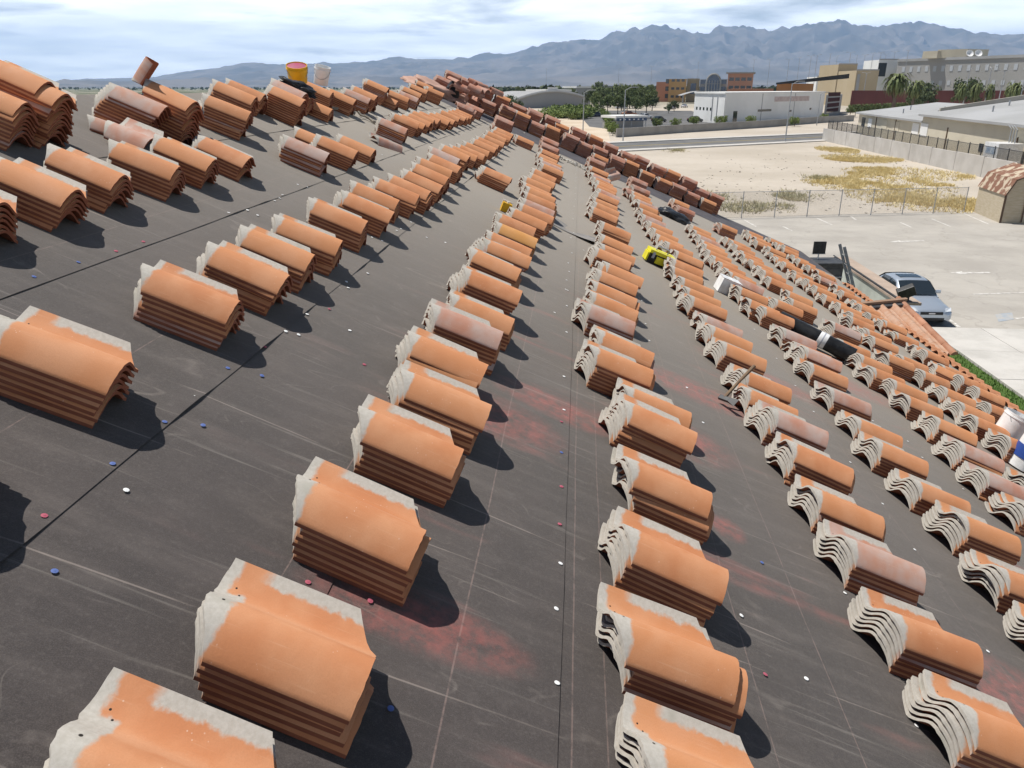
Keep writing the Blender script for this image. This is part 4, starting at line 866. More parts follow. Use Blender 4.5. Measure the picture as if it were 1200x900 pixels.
# ---- iron railing behind it
rf = thing('iron_railing', 'black iron railing between the lot wall and the long low building', 'railing')
ra, rb = Vector((41.2, 78, 0)), Vector((44.5, 150, 0)); rdv = (rb-ra).normalized(); rl = (rb-ra).length; MR = Matrix.Translation(ra) @ Matrix.Rotation(math.atan2(rdv.y, rdv.x), 4, 'Z')
for z in (.35, 2.35): MB().box((0, -.02, z), (rl, .02, z+.05), MR).build('rail', DARKST, rf)
for i in range(25): MB().box((i*3-.04, -.04, 0), (i*3+.04, .04, 2.5), MR).build('post', DARKST, rf)
mb = MB()
for i in range(int(rl/.16)): mb.box((i*.16-.01, -.01, .3), (i*.16+.01, .01, 2.4), MR)
stuff(mb.build('pickets', DARKST, rf))
# ---- dry grass and weeds of the empty lot
def tufts(name, label, polys, n, h, m, seed, cat='grass', spread=.10):
    r = random.Random(seed); mb = MB(); cnt = 0
    while cnt < n:
        cx, cy, rx, ry = r.choice(polys); a = r.uniform(0, 6.28); k = math.sqrt(r.random()); x, y = cx+rx*k*math.cos(a), cy+ry*k*math.sin(a)
        if mnoise.noise(Vector((x*.22, y*.13, seed)))+.5*mnoise.noise(Vector((x*.7, y*.5, seed))) < -.35+.75*k and r.random() < .93: continue
        hh = h*r.uniform(.4, 1.2); cnt += 1
        for q in range(4):
            b_ = r.uniform(0, 6.28); dx, dy = math.cos(b_)*.035, math.sin(b_)*.035; ox, oy = r.gauss(0, spread), r.gauss(0, spread)
            mb.add([(x+ox-dx, y+oy-dy, 0), (x+ox+dx, y+oy+dy, 0), (x+ox*2.2, y+oy*2.2, hh)], [(0, 1, 2)])
    return stuff(mb.build(name, m), label, cat)
DRY = mat('dry_straw', (0.66, 0.53, 0.25), (0.74, 0.62, 0.34), .4, .9); WEED = mat('olive_weed', (0.34, 0.31, 0.17), (0.46, 0.40, 0.24), .6, .9)
def ell(x0, y0, x1, y1): a, c_ = gp((x0+x1)/2, y0), gp((x0+x1)/2, y1); l, r_ = gp(x0, (y0+y1)/2), gp(x1, (y0+y1)/2); mm = gp((x0+x1)/2, (y0+y1)/2); return (mm.x, mm.y, (r_-l).length/2, abs(a.y-c_.y)/2)
tufts('dry_grass', 'yellow dry grass patches on the pale dirt of the empty lot', [ell(945, 205, 1110, 228), ell(965, 181, 1050, 191), ell(990, 196, 1130, 212), ell(1000, 218, 1140, 248), ell(960, 172, 1000, 180)], 15000, .26, DRY, 4)
tufts('weeds', 'sparse olive weeds along the chain-link fence', [ell(815, 235, 935, 250), ell(900, 222, 960, 236), ell(820, 225, 870, 240), ell(940, 205, 980, 212), ell(775, 175, 805, 179)], 1000, .28, WEED, 9, 'weeds', .16)
mb = MB(); r = random.Random(2)
for i in range(380):
    P = gp(r.uniform(820, 1130), r.uniform(180, 250)); s = r.uniform(.03, .09); mb.box((-s, -s*.8, -s*.2), (s, s*.8, s*.7), Matrix.Translation((P.x, P.y, 0)) @ Matrix.Rotation(r.uniform(0, 3), 4, 'Z') @ Matrix.Rotation(r.uniform(-.3, .3), 4, 'X'))
stuff(mb.build('stones', mat('pale_stone', (0.50, 0.45, 0.38), (0.42, 0.37, 0.31), .8, .95)), 'scattered pale stones on the dirt of the empty lot', 'stones')

# ================================================================== BUILDINGS ACROSS THE ROAD
def V2(p): return Vector((p[0], p[1], 0))
def face_panel(parent, name, a, b, s0, s1, z0, z1, m, proud=.05, thick=.12):
    a, b = V2(a), V2(b); d = (b-a); L = d.length; d.normalize(); n = Vector((d.y, -d.x, 0))
    p0, p1 = a+d*L*s0, a+d*L*s1; q = [p0-n*thick, p1-n*thick, p1+n*proud, p0+n*proud]
    mb = MB(); mb.add([(p.x, p.y, z0) for p in q]+[(p.x, p.y, z1) for p in q], [(3,2,1,0),(4,5,6,7),(0,1,5,4),(1,2,6,5),(2,3,7,6),(3,0,4,7)])
    return mb.build(name, m, parent)
def block(name, label, pts, h, m, cat='building', parapet=None, group=None, z0=0):
    o = thing(name, label, cat, group=group); MB().prism([tuple(p) for p in pts], z0, h).build('wall', m, o)
    if parapet:
        cx = sum(p[0] for p in pts)/len(pts); cy = sum(p[1] for p in pts)/len(pts); pp = [(cx+(p[0]-cx)*1.012, cy+(p[1]-cy)*1.012) for p in pts]; MB().prism(pp, h+.003, h+.35).build('parapet', parapet, o)
    return o
WHT = mat('white_render', (0.76, 0.755, 0.73), (0.69, 0.685, 0.66), .15, .9); ORNG = mat('orange_render', (0.52, 0.25, 0.10), (0.46, 0.21, 0.08), .1, .9); BLK = mat('black_roof', (0.02, 0.018, 0.017), None, rough=.7)
TANB = mat('tan_render', (0.42, 0.34, 0.22), (0.46, 0.38, 0.26), .06, .9); SALM = mat('salmon_render', (0.43, 0.22, 0.15), (0.48, 0.26, 0.18), .06, .9); OCHR = mat('ochre_render', (0.46, 0.27, 0.11), (0.50, 0.31, 0.14), .06, .9)
GREYB = mat('grey_render', (0.30, 0.30, 0.30), (0.34, 0.335, 0.33), .05, .9); LGREY = mat('pale_grey_roof', (0.36, 0.36, 0.36), (0.31, 0.31, 0.305), .12, .85); CREAMB = mat('cream_wall', (0.56, 0.51, 0.40), (0.50, 0.45, 0.35), .2, .9)
# white hall
p1, p2, p3 = gp(812, 141.5).xy, gp(847, 145.5).xy, gp(963, 138).xy; p4 = p1+p3-p2; H = zat(847, 110, gp(847, 145.5))
wb_ = block('white_hall', 'plain white flat-roofed hall across the road with few small windows', [p1, p2, p3, p4], H, WHT, parapet=WHT)
for s in (.08, .2, .32, .44, .56): face_panel(wb_, 'window', p1, p2, s, s+.05, H*.42, H*.52, GLASS, .04)
for s in (.62, .78): face_panel(wb_, 'pipe', p1, p2, s, s+.012, .5, H*.9, STEEL, .15)
for s, z0, z1, w in ((.08, 0, .42, .035), (.30, .36, .44, .13), (.62, .30, .37, .02), (.84, .34, .42, .02)): face_panel(wb_, 'window', p2, p3, s, s+w, z0*H, z1*H, GLASS, .04)
for s in (.33, .66): face_panel(wb_, 'joint', p2, p3, s, s+.006, .1, H, GREYB, .02)
face_panel(wb_, 'mural_band', p2, p3, .45, .82, H*.70, H*.88, mat('faded_rose_sign', (0.56, 0.47, 0.44), (0.46, 0.36, 0.34), 1.2, .9), .03)
# wing with slanted black roof
P = gp(940, 134); a = gp(905, 136).xy; c_ = gp(985, 131.5).xy; d = (c_-a).normalized(); nn = Vector((.28, .96)); q = [a+nn*5, c_+nn*5, c_+nn*18, a+nn*18]
H2 = zat(940, 98, gp(940, 134))
wg = block('orange_wing', 'orange walled wing with a long slanted black canopy roof behind the white hall', [q[0], (a+d*(c_-a).length*.5)+nn*5, (a+d*(c_-a).length*.5)+nn*18, q[3]], H2, ORNG)
mb = MB(); zl, zr = zat(905, 99, gp(905, 136)), zat(991, 90, gp(985, 131.5)); a2, c2 = a, c_+d*3
mb.add([(a2.x, a2.y, zl), (c2.x, c2.y, zr-.4), (c2.x+nn.x*14, c2.y+nn.y*14, zr-.4), (a2.x+nn.x*14, a2.y+nn.y*14, zl), (a2.x, a2.y, zl+.5), (c2.x, c2.y, zr+1.0), (c2.x+nn.x*14, c2.y+nn.y*14, zr+1.0), (a2.x+nn.x*14, a2.y+nn.y*14, zl+.5)], [(3,2,1,0),(4,5,6,7),(0,1,5,4),(1,2,6,5),(2,3,7,6),(3,0,4,7)]); mb.build('canopy_roof', BLK, wg)
gl = block('glazed_lobby', 'grey glazed lobby block at the right end of the white hall', [gp(965, 137).xy, gp(984, 134).xy, gp(984, 134).xy+nn*12, gp(965, 137).xy+nn*12], zat(970, 111, gp(965, 136)), GREYB)
for j in range(4): face_panel(gl, 'window', gp(965, 137).xy, gp(984, 134).xy, .12, .85, 1.0+j*1.5, 2.1+j*1.5, GLASS)
# grey block wall behind the road
gwa = thing('roadside_wall', 'low grey block wall along the far side of the road', 'wall')
ws = [gp(722, 161).xy, gp(800, 155.5).xy, gp(895, 149.5).xy, gp(962, 144).xy, gp(1000, 142).xy]
for a, c_ in zip(ws, ws[1:]):
    d = (c_-a).normalized(); nn = Vector((-d.y, d.x))*.12; MB().prism([a-nn, c_-d*.03-nn, c_-d*.03+nn, a+nn], 0, 1.45).build('wall_panel', mat('grey_block', (0.30, 0.285, 0.26), (0.36, 0.34, 0.31), .4, .9) if 'grey_block' not in MATS else MATS['grey_block'], gwa)
# office block with arched glass front
D_ = 480
def ppt(x, depth): d = ray(x, 118); k = depth/d.xy.length; return Vector((d.x*k, d.y*k))
def topz(x, y, depth): d = ray(x, y); return CZ+d.z*depth/d.xy.length
of = thing('office_block', 'tan and brick office block with an arched dark glass front', 'building')
def seg(x0, x1, dep, ytop, m, nm='wall', dp=22):
    a, c_ = ppt(x0, dep), ppt(x1, dep); d = (c_-a).normalized(); nn = Vector((-d.y, d.x)); h = topz((x0+x1)/2, ytop, dep); MB().prism([a, c_, c_+nn*dp, a+nn*dp], 0, h).build(nm, m, of); return a, c_, h
a, c_, h = seg(768, 783, 486, 96, SALM); 
for j in range(3): face_panel(of, 'window', a, c_, .72, .98, 2+j*4, 4.4+j*4, GLASS)
a, c_, h = seg(782.5, 803, 470, 92.5, OCHR)
for j in range(3):
    for i in range(3): face_panel(of, 'window', a, c_, .15+i*.28, .33+i*.28, h*.2+j*4.2, h*.2+j*4.2+1.3, GLASS)
a, c_, h = seg(803.5, 818, 482, 92, TANB); face_panel(of, 'window', a, c_, .3, .75, h*.35, h*.8, BGLASS)
a, c_, h = seg(818.5, 850, 478, 93, GREYB)
for j in range(3): face_panel(of, 'window', a, c_, .03, .22, 2.5+j*3.6, 4.6+j*3.6, BGLASS); face_panel(of, 'window', a, c_, .78, .97, 2.5+j*3.6, 4.6+j*3.6, BGLASS)
d = (c_-a).normalized(); nn = Vector((d.y, -d.x)); L = (c_-a).length; zt = topz(834, 86.5, 478); mb = MB(); pts = [(.24, 1.0)]+[(.5-.26*math.cos(math.pi*k/12), h*.88+(zt-h*.88)*math.sin(math.pi*k/12)) for k in range(13)]+[(.76, 1.0)]
fr = [(a+d*L*s-nn*(-1.2)) for s, z in pts]; bk = [(a+d*L*s-nn*4) for s, z in pts]; n = len(pts)
mb.add([(f.x, f.y, z) for f, (s, z) in zip(fr, pts)]+[(f.x, f.y, z) for f, (s, z) in zip(bk, pts)], [tuple(range(n))[::-1], tuple(range(n, 2*n))]+[(i, (i+1) % n, n+(i+1) % n, n+i) for i in range(n)]); arch = mb.build('glass_arch', BGLASS, of)
mb = MB(); mb.tube([(f.x+nn.x*.3, f.y+nn.y*.3, z) for f, (s, z) in zip(fr, pts)], .5, 5); mb.build('arch_frame', LGREY, arch)
for i in range(1, 5): f = a+d*L*(.24+.104*i)+nn*1.35; MB().box((f.x-.15, f.y-.1, 1), (f.x+.15, f.y+.1, h*.95)).build('mullion', GREYB, arch)
for j in range(3): f0, f1 = a+d*L*.25+nn*1.4, a+d*L*.75+nn*1.4; MB().tube([(f0.x, f0.y, 3+j*3.4), (f1.x, f1.y, 3+j*3.4)], .14, 4).build('mullion', GREYB, arch)
a, c_, h = seg(850.5, 880, 476, 86, SALM)
for j in range(3):
    for i in range(4): face_panel(of, 'window', a, c_, .06+i*.235, .24+i*.235, h*.18+j*4.3, h*.18+j*4.3+1.7, GLASS)
MB().prism([ppt(848, 474), ppt(882, 474), ppt(882, 500), ppt(848, 500)], topz(865, 86, 476)+.01, topz(865, 84.5, 476)).build('roof_slab', LGREY, of)
can = thing('entrance_canopy', 'grey curved canopy projecting before the office block', 'canopy'); a, c_ = ppt(798, 440), ppt(822, 440); 
mb = MB().grid(lambda s, k: (a.x+(c_.x-a.x)*s, a.y+(c_.y-a.y)*s+k*18, topz(810, 112, 440)+2.2*math.sin(s*1.6)), 8, 2); mb.build('roof', GREYB, can)
for s in (0.1, .9): p_ = a+(c_-a)*s; MB().tube([(p_.x, p_.y+1, 0), (p_.x, p_.y+1, topz(810, 112, 440)+2.2*math.sin(s*1.6))], .4, 6).build('post', GREYB, can)
bs_ = block('brick_annexe', 'low brick-brown annexe right of the office block', [ppt(855, 330), ppt(905, 335), ppt(905, 350), ppt(855, 350)], topz(880, 104, 333), mat('brick_brown', (0.30, 0.15, 0.09), (0.36, 0.19, 0.12), .1, .9))
# long low building with grey roofs on the right
lw = thing('long_low_building', 'long low cream building with pale grey low-pitched roofs behind the iron railing', 'building')
A0, A1 = gp(1190, 200), gp(1000, 155); ld_ = (A1-A0).xy.normalized(); ln_ = Vector((ld_.y, -ld_.x)); LT = (A1-A0).length
def lp(a, b): return A0.xy+ld_*a+ln_*b
zb1, zb2 = 4.2, 3.3; s_cut = 33
MB().prism([lp(-30, 0), lp(-30, 34), lp(s_cut, 34), lp(s_cut, 0)], 0, zb1).build('wall', CREAMB, lw); MB().prism([lp(s_cut+.02, .6), lp(s_cut+.02, 28), lp(LT, 28), lp(LT, .6)], 0, zb2).build('wall', CREAMB, lw)
def roofslab(a0, a1, b0, b1, z0, z1, nm):
    q = [lp(a0, b0), lp(a1, b0), lp(a1, b1), lp(a0, b1)]; zs = [z0, z0, z1, z1]; MB().add([(p.x, p.y, z+.02) for p, z in zip(q, zs)]+[(p.x, p.y, z+.3) for p, z in zip(q, zs)], [(0,1,2,3),(7,6,5,4),(4,5,1,0),(5,6,2,1),(6,7,3,2),(7,4,0,3)]).build(nm, LGREY, lw)
roofslab(-31, s_cut+.3, -.6, 17, zb1, zb1+2.6, 'roof'); roofslab(-31, s_cut+.3, 34.5, 17, zb1, zb1+2.6, 'roof'); roofslab(s_cut+.35, LT+.6, 0, 14, zb2, zb2+1.8, 'roof'); roofslab(s_cut+.35, LT+.6, 28.5, 14, zb2, zb2+1.8, 'roof')
MB().prism([lp(s_cut-.2, 2), lp(s_cut-.2, 17), lp(s_cut+.3, 17), lp(s_cut+.3, 2)], zb1+.2, [zb1+1.1, zb1+3.6, zb1+3.6, zb1+1.1]).build('parapet', mat('tan_parapet', (0.36, 0.33, 0.28), (0.40, 0.37, 0.32), .3, .9), lw)
for a, w, z0, z1, m_ in ((6, 2.0, 1.1, 2.0, GLASS), (9.5, 1.3, 1.1, 2.0, GLASS), (30, 3.2, 1.6, 3.3, WHT), (36, 3.2, 1.6, 3.1, WHT), (46, 3.4, 1.5, 2.9, CREAMB), (53, 3.4, 1.5, 2.9, CREAMB), (63, 2.6, 1.3, 2.8, WHT), (68, 2.4, 1.3, 2.8, GLASS)):
    face_panel(lw, 'window' if m_ is GLASS else 'boarded_window', lp(a, 0 if a < s_cut else .6), lp(a+w, 0 if a < s_cut else .6), 0, 1, z0, z1, m_, .06) if False else face_panel(lw, 'window' if m_ is GLASS else 'boarded_window', lp(a+w, 0 if a < s_cut else .6), lp(a, 0 if a < s_cut else .6), 0, 1, z0, z1, m_, .06)
for a in (1, 22, 33.5, 48, 60): face_panel(lw, 'downpipe', lp(a+.14, 0 if a < s_cut else .6), lp(a, 0 if a < s_cut else .6), 0, 1, 0, 3.2, FASC, .12)
for a, b in ((4, 3), (12, 6), (20, 4), (26, 8), (40, 4), (47, 7), (54, 3), (61, 6), (15, 11)): p_ = lp(a, b); zz_ = (zb1+2.6*(b+.6)/17.6) if a < s_cut else zb2+1.8*b/14; MB().tube([(p_.x, p_.y, zz_), (p_.x, p_.y, zz_+1.0)], .10, 6).build('vent_pipe', STEEL, lw)
cn = thing('white_container', 'white and grey utility container with pipes against the low building', 'container'); a = lp(-1, -2.4); 
MB().prism([lp(-1.4, -2.6), lp(-1.4, -.3), lp(2.2, -.3), lp(2.2, -2.6)], 0, 2.7).build('body', WHITEP, cn)
for k in range(3): p_ = lp(-.6+k*.7, -.9); MB().tube([(p_.x, p_.y, 2.7), (p_.x, p_.y, 4.0), (p_.x-.2, p_.y+.4, 4.4)], .06, 6).build('pipe', STEEL, cn)
face_panel(cn, 'sign_panel', lp(2.0, -2.6), lp(-1.2, -2.6), .1, .9, 1.6, 2.3, mat('blue_grey_sign', (0.24, 0.33, 0.45), (0.5, 0.55, 0.6), 3, .7), .02)
# dark red perimeter wall and large grey works behind
rw = thing('red_wall', 'long dark red perimeter wall behind the palm trees', 'wall'); ra_, rc_ = gp(998, 117).xy, gp(1300, 117).xy
def dpt(x, dist, y=110): d = ray(x, y); k = dist/d.xy.length; return Vector((d.x*k, d.y*k))
for i in range(9):
    x0, x1 = 998+i*30, 998+(i+1)*30; a, c_ = dpt(x0, 300+i*3), dpt(x1, 303+i*3); dd = (c_-a).normalized(); n_ = Vector((-dd.y, dd.x))*.2; MB().prism([a-n_, c_-dd*.05-n_, c_-dd*.05+n_, a+n_], 0, topz(1060, 106, 310)).build('wall_panel', MATS.get('maroon_wall') or mat('maroon_wall', (0.17, 0.065, 0.06), (0.21, 0.085, 0.075), .1, .9), rw)
wk = thing('grey_works', 'long grey industrial building with a row of square windows and rooftop plant', 'building')
a, c_ = dpt(1046, 470), dpt(1330, 400); dd = (c_-a).normalized(); n_ = Vector((-dd.y, dd.x)); Hk = topz(1120, 68, 452); MB().prism([a, c_, c_+n_*60, a+n_*60], 0, Hk).build('wall', mat('works_grey', (0.30, 0.295, 0.28), (0.34, 0.33, 0.315), .03, .8), wk)
for i in range(24): face_panel(wk, 'window', a, c_, .03+i*.04, .045+i*.04, Hk*.72, Hk*.84, mat('pale_pane', (0.42, 0.44, 0.46), None, rough=.3) if 'pale_pane' not in MATS else MATS['pale_pane'], .15); face_panel(wk, 'window', a, c_, .03+i*.04, .045+i*.04, Hk*.42, Hk*.52, MATS['pale_pane'], .15)
face_panel(wk, 'cornice', a, c_, 0, 1, Hk-.9, Hk+.3, LGREY, .5); face_panel(wk, 'plinth_band', a, c_, .22, 1, .0, Hk*.30, mat('dark_red_band', (0.12, 0.06, 0.06), None), .4)
for x0, x1, y0, dd_ in ((1073, 1090, 60, 440), (1090, 1124, 58, 438)): p0, p1_ = dpt(x0, dd_+14), dpt(x1, dd_+10); MB().prism([p0, p1_, p1_+n_*14, p0+n_*14], Hk+.01, topz((x0+x1)/2, y0, dd_+12)).build('roof_plant', CREAMB, wk)
for x in (1127, 1137): p_ = dpt(x, 446); M_ = Matrix.Translation((p_.x, p_.y, Hk+1.6)) @ Matrix.Rotation(R(60), 4, 'X'); MB().tube([(p_.x, p_.y, Hk), (p_.x, p_.y, Hk+1.6)], .15, 6).build('dish_mast', STEEL, wk); MB().lathe([(.1, -.5), (1.0, -.2), (1.7, .35), (1.62, .4), (.9, -.05), (.05, -.3)], 16, M_).build('dish', WHITEP, wk, smooth=True)
for x0, x1, y0, dist, m_, lab in ((978, 1000, 75.5, 420, TANB, 'tall plain tan block beside the white one'), (1000, 1026, 82.5, 400, TANB, 'shorter tan block left of the grey works'), (1024, 1047, 70, 480, WHT, 'white block with a dark opening beside the grey works'), (955, 982, 90, 520, WHT, 'low white shed roof left of the tall tan block')):
    a, c_ = dpt(x0, dist), dpt(x1, dist+4); dd = (c_-a).normalized(); n_ = Vector((-dd.y, dd.x)); h = topz((x0+x1)/2, y0, dist); o = block('works_block', lab, [a, c_, c_+n_*20, a+n_*20], h, m_)
    face_panel(o, 'coping', a, c_, 0, 1, h+.01, h+.5, LGREY, .2)
    if x0 == 1024: face_panel(o, 'opening', a, c_, .02, .42, h*.62, h*.93, GLASS, .05)
    if x0 == 1000: face_panel(o, 'stair', a, c_, .05, .18, 0, h*.9, LGREY, .3)
# arched grey gymnasium and pale low buildings to the left
gy = thing('arched_gym', 'grey low hall with a wide shallow arched roof beyond the green shrubs', 'building'); a, c_ = dpt(604, 330), dpt(692, 345); mb = MB(); zt = topz(648, 107, 338); zs = topz(606, 121, 332); pts = [(0, 0)]+[(k/14, zs+(zt-zs)*math.sin(math.pi*(.10+.80*k/14))) for k in range(15)]+[(1, 0)]; n = len(pts); dd = (c_-a).normalized(); n_ = Vector((-dd.y, dd.x)); L = (c_-a).length
mb.add([(a.x+dd.x*L*s, a.y+dd.y*L*s, z) for s, z in pts]+[(a.x+dd.x*L*s+n_.x*40, a.y+dd.y*L*s+n_.y*40, z) for s, z in pts], [tuple(range(n))[::-1], tuple(range(n, 2*n))]+[(i, (i+1) % n, n+(i+1) % n, n+i) for i in range(n)]); mb.build('wall', GREYB, gy)
mb = MB(); mb.tube([(a.x+dd.x*L*s-n_.x*.4, a.y+dd.y*L*s-n_.y*.4, z) for s, z in pts[1:-1]], .55, 5); mb.build('roof_edge', LGREY, gy); face_panel(gy, 'plant_box', a, c_, .42, .55, zt, zt+1.6, WHT)
for x0, x1, y0, y1, dist, m_, lab in ((676, 704, 103, 112, 520, WHT, 'low white flat-roofed building beyond the gymnasium'), (704, 740, 102, 111, 560, LGREY, 'low pale grey shed roof right of the white building'), (640, 668, 107, 113, 430, WHT, 'small white-roofed box behind the arched gymnasium')):
    a, c_ = dpt(x0, dist), dpt(x1, dist+6); dd = (c_-a).normalized(); n_ = Vector((-dd.y, dd.x)); h = topz((x0+x1)/2, y0, dist); o = block('pale_building', lab, [a, c_, c_+n_*25, a+n_*25], h, GREYB, z0=0); MB().prism([a-dd*.5-n_*.8, c_+dd*.5-n_*.8, c_+dd*.5+n_*26, a-dd*.5+n_*26], h+.01, h+.9).build('roof', m_, o)
# small shop canopy with blue fascia
sp_ = thing('blue_kiosk', 'small white kiosk with a dark blue canopy fascia behind the roadside wall', 'kiosk'); a, c_ = gp(722, 152).xy, gp(757, 151).xy; dd = (c_-a).normalized(); n_ = Vector((-dd.y, dd.x)); h = zat(740, 136, gp(740, 151.5))
MB().prism([a+n_*1, c_+n_*1, c_+n_*5, a+n_*5], 0, h*.62).build('wall', LGREY, sp_); MB().prism([a-dd*.2, c_+dd*.2, c_+dd*.2+n_*5.4, a-dd*.2+n_*5.4], h*.86, h*1.04).build('roof', WHT, sp_); face_panel(sp_, 'fascia', a, c_, 0, 1, h*.64, h*.86, BGLASS, .15)
for s in (.02, .5, .98): p_ = a+(c_-a)*s; MB().tube([(p_.x, p_.y, 0), (p_.x, p_.y, h*.9)], .08, 6).build('post', STEEL, sp_)
for i in range(6): p_ = a+(c_-a)*(.1+.15*i)-n_*.18; MB().box((p_.x-.2, p_.y-.02, h*.70), (p_.x+.2, p_.y+.02, h*.80)).build('sign_tile', WHT, sp_)
# scattered far roofs in the valley
r = random.Random(31)
for i in range(34):
    x = r.uniform(590, 1010); dist = r.uniform(900, 2600); w = r.uniform(20, 60); p_ = dpt(x, dist); h = r.uniform(4, 9); tp = r.choice(('white', 'pale grey', 'tan')); m_ = {'white': WHT, 'pale grey': LGREY, 'tan': TANB}[tp]
    o = block('far_building', '%s flat-roofed building far out among the valley trees' % tp, [p_, p_+Vector((w, r.uniform(-4, 4))), p_+Vector((w, 25)), p_+Vector((0, 25))], h, m_, group='%s far buildings among the valley trees' % tp)
    MB().prism([p_-Vector((.5, .5)), p_+Vector((w+.5, -.5)), p_+Vector((w+.5, 25.5)), p_+Vector((-.5, 25.5))], h+.02, h+.6).build('roof', LGREY, o)

# ---- lamp posts
def lamp_post(P, h, arm, label, group=None, rad=.09, double=False):
    o = thing('lamp_post', label, 'lamp post', (P[0], P[1], 0), r.uniform(0, 6.28) if arm == 0 else arm, group)
    MB().tube([(0, 0, 0), (0, 0, h)], [rad, rad*.6], 7).build('pole', STEEL, o)
    for s in ((1, -1) if double else (1,)):
        MB().tube([(0, 0, h-.1), (s*.9, 0, h+.35), (s*1.7, 0, h+.38)], .05, 6).build('arm', STEEL, o); MB().box((s*1.3-.3, -.14, h+.28), (s*1.3+.75*s+.1, .14, h+.42)).build('lamp_head', LGREY, o)
    return o
for x, yb, yt, lab in ((683, 158, 108, 'tall grey lamp post at the corner of the bare dirt lot'), (730, 166, 105, 'tall grey lamp post at the near roadside before the kiosk'), (920, 167, 98, 'curved-arm street lamp on the road before the white hall'), (957, 147, 110, 'thin lamp post at the right end of the white hall'), (1188, 150, 70, 'thick pale lamp post over the long low building')):
    P = gp(x, yb); lamp_post(P, zat(x, yt, P), .4, lab, rad=.11)
for i, (x, yt, dist) in enumerate(((920, 70, 520), (932, 68, 560), (945, 66, 500), (952, 65, 480), (967, 64, 520), (975, 66, 600), (990, 62, 430), (998, 66, 500), (1007, 65, 520), (1016, 63, 470), (1025, 62, 520), (1031, 64, 600), (1041, 61, 520), (1056, 60, 420), (724, 81, 700), (762, 78, 760), (640, 80, 900), (816, 72, 700), (880, 70, 640), (898, 70, 600), (1012, 86, 330), (1131, 82, 260), (1156, 80, 250), (1172, 84, 260))):
    p_ = dpt(x, dist); lamp_post(p_, topz(x, yt, dist), 0, 'slender car-park lamp post rising against the mountains', 'far lamp posts against the mountains', .16, True)
# ---- parked cars in the far car park
for i, (x, y, rz, pc, nm) in enumerate(((709, 137, .4, (0.05, 0.06, 0.09), 'dark blue'), (747, 136, .4, (0.28, 0.12, 0.06), 'bronze'), (762, 139, 1.2, (0.7, 0.7, 0.7), 'white'), (778, 143, 1.3, (0.02, 0.02, 0.022), 'black'), (790, 128, 1.5, (0.4, 0.41, 0.42), 'silver'), (804, 126, 1.5, (0.72, 0.72, 0.72), 'pale'), (735, 128, .3, (0.5, 0.5, 0.5), 'grey'), (821, 143, 1.2, (0.03, 0.03, 0.03), 'charcoal'))):
    P = gp(x, y); k = (P.xy.length-176)*0; car('parked_car', '%s car parked in the car park beyond the roadside wall' % nm, (P.x, P.y, .03), rz+1.2, mat('paint_%d' % i, pc, None, rough=.3, metal=.3, spec=.5), None, False)

# ================================================================== TREES
BARK = mat('bark', (0.12, 0.09, 0.065), (0.17, 0.13, 0.10), 2, .95); LEAFS = [mat('leaf_%d' % i, c1, c2, .8, .75, rnd=.18) for i, (c1, c2) in enumerate((((0.085, 0.115, 0.035), (0.14, 0.17, 0.06)), ((0.06, 0.08, 0.03), (0.10, 0.125, 0.05)), ((0.13, 0.18, 0.04), (0.19, 0.23, 0.07))))]
def tree_meshes(seed, leafm, tall=1.0):
    r = random.Random(seed); tr = MB(); H = 6.0*tall
    tr.tube([(0, 0, 0), (.08, .05, H*.2), (.0, .1, H*.42), (.15, 0, H*.62)], [.17, .14, .11, .05], 7); tips = []
    for k in range(7):
        a = k*.9+r.uniform(-.3, .3); b0 = Vector((.05, .05, H*r.uniform(.25, .5))); e = Vector((math.cos(a)*r.uniform(1.0, 2.0), math.sin(a)*r.uniform(1.0, 2.0), H*r.uniform(.5, .86))); tr.tube([b0, (b0+e)/2+Vector((0, 0, .25)), e], [.08, .05, .02], 5); tips.append(e)
    lf = MB(); tips += [Vector((r.gauss(0, 1.0), r.gauss(0, 1.0), H*r.uniform(.28, .95))) for _ in range(18)]
    for tp in tips:
        R_ = r.uniform(.6, 1.1)
        for i in range(52):
            d = Vector((r.gauss(0, 1), r.gauss(0, 1), r.gauss(0, .75))).normalized()*R_*r.uniform(.35, 1.05); c = tp+d; s = r.uniform(.14, .30); n = (d.normalized()+Vector((r.gauss(0, .6), r.gauss(0, .6), r.gauss(0, .6)))).normalized(); x = n.orthogonal().normalized()*s; y = n.cross(x).normalized()*s*.7
            lf.add([c-x, c-y, c+x, c+y], [(0, 1, 2, 3)])
    return tr.mesh('trunk', BARK, True), lf.mesh('crown', leafm)
TREES = [tree_meshes(1, LEAFS[0]), tree_meshes(2, LEAFS[1], .9), tree_meshes(3, LEAFS[2], .75), tree_meshes(4, LEAFS[0], 1.15), tree_meshes(8, LEAFS[2], .42)]
def tree(P, k, s, label, group=None, name='broadleaf_tree', rz=None):
    o = thing(name, label, 'tree', (P[0], P[1], -.05), r.uniform(0, 6.28) if rz is None else rz, group); o.scale = (s*r.uniform(.9, 1.15), s*r.uniform(.9, 1.15), s)
    link('trunk', TREES[k][0], o); link('crown', TREES[k][1], o); return o
LABT = ('dark green tree standing among the lots beyond the road', 'trees among the lots beyond the road')
for i in range(46):
    x, y = r.uniform(592, 765), r.uniform(117, 130)
    if 604 < x < 690 and y > 119: x = r.uniform(690, 765)
    P = gp(x, y); tree(P, r.choice((0, 1, 3)), r.uniform(.6, 1.15)*min(1.4, P.y/280), *LABT)
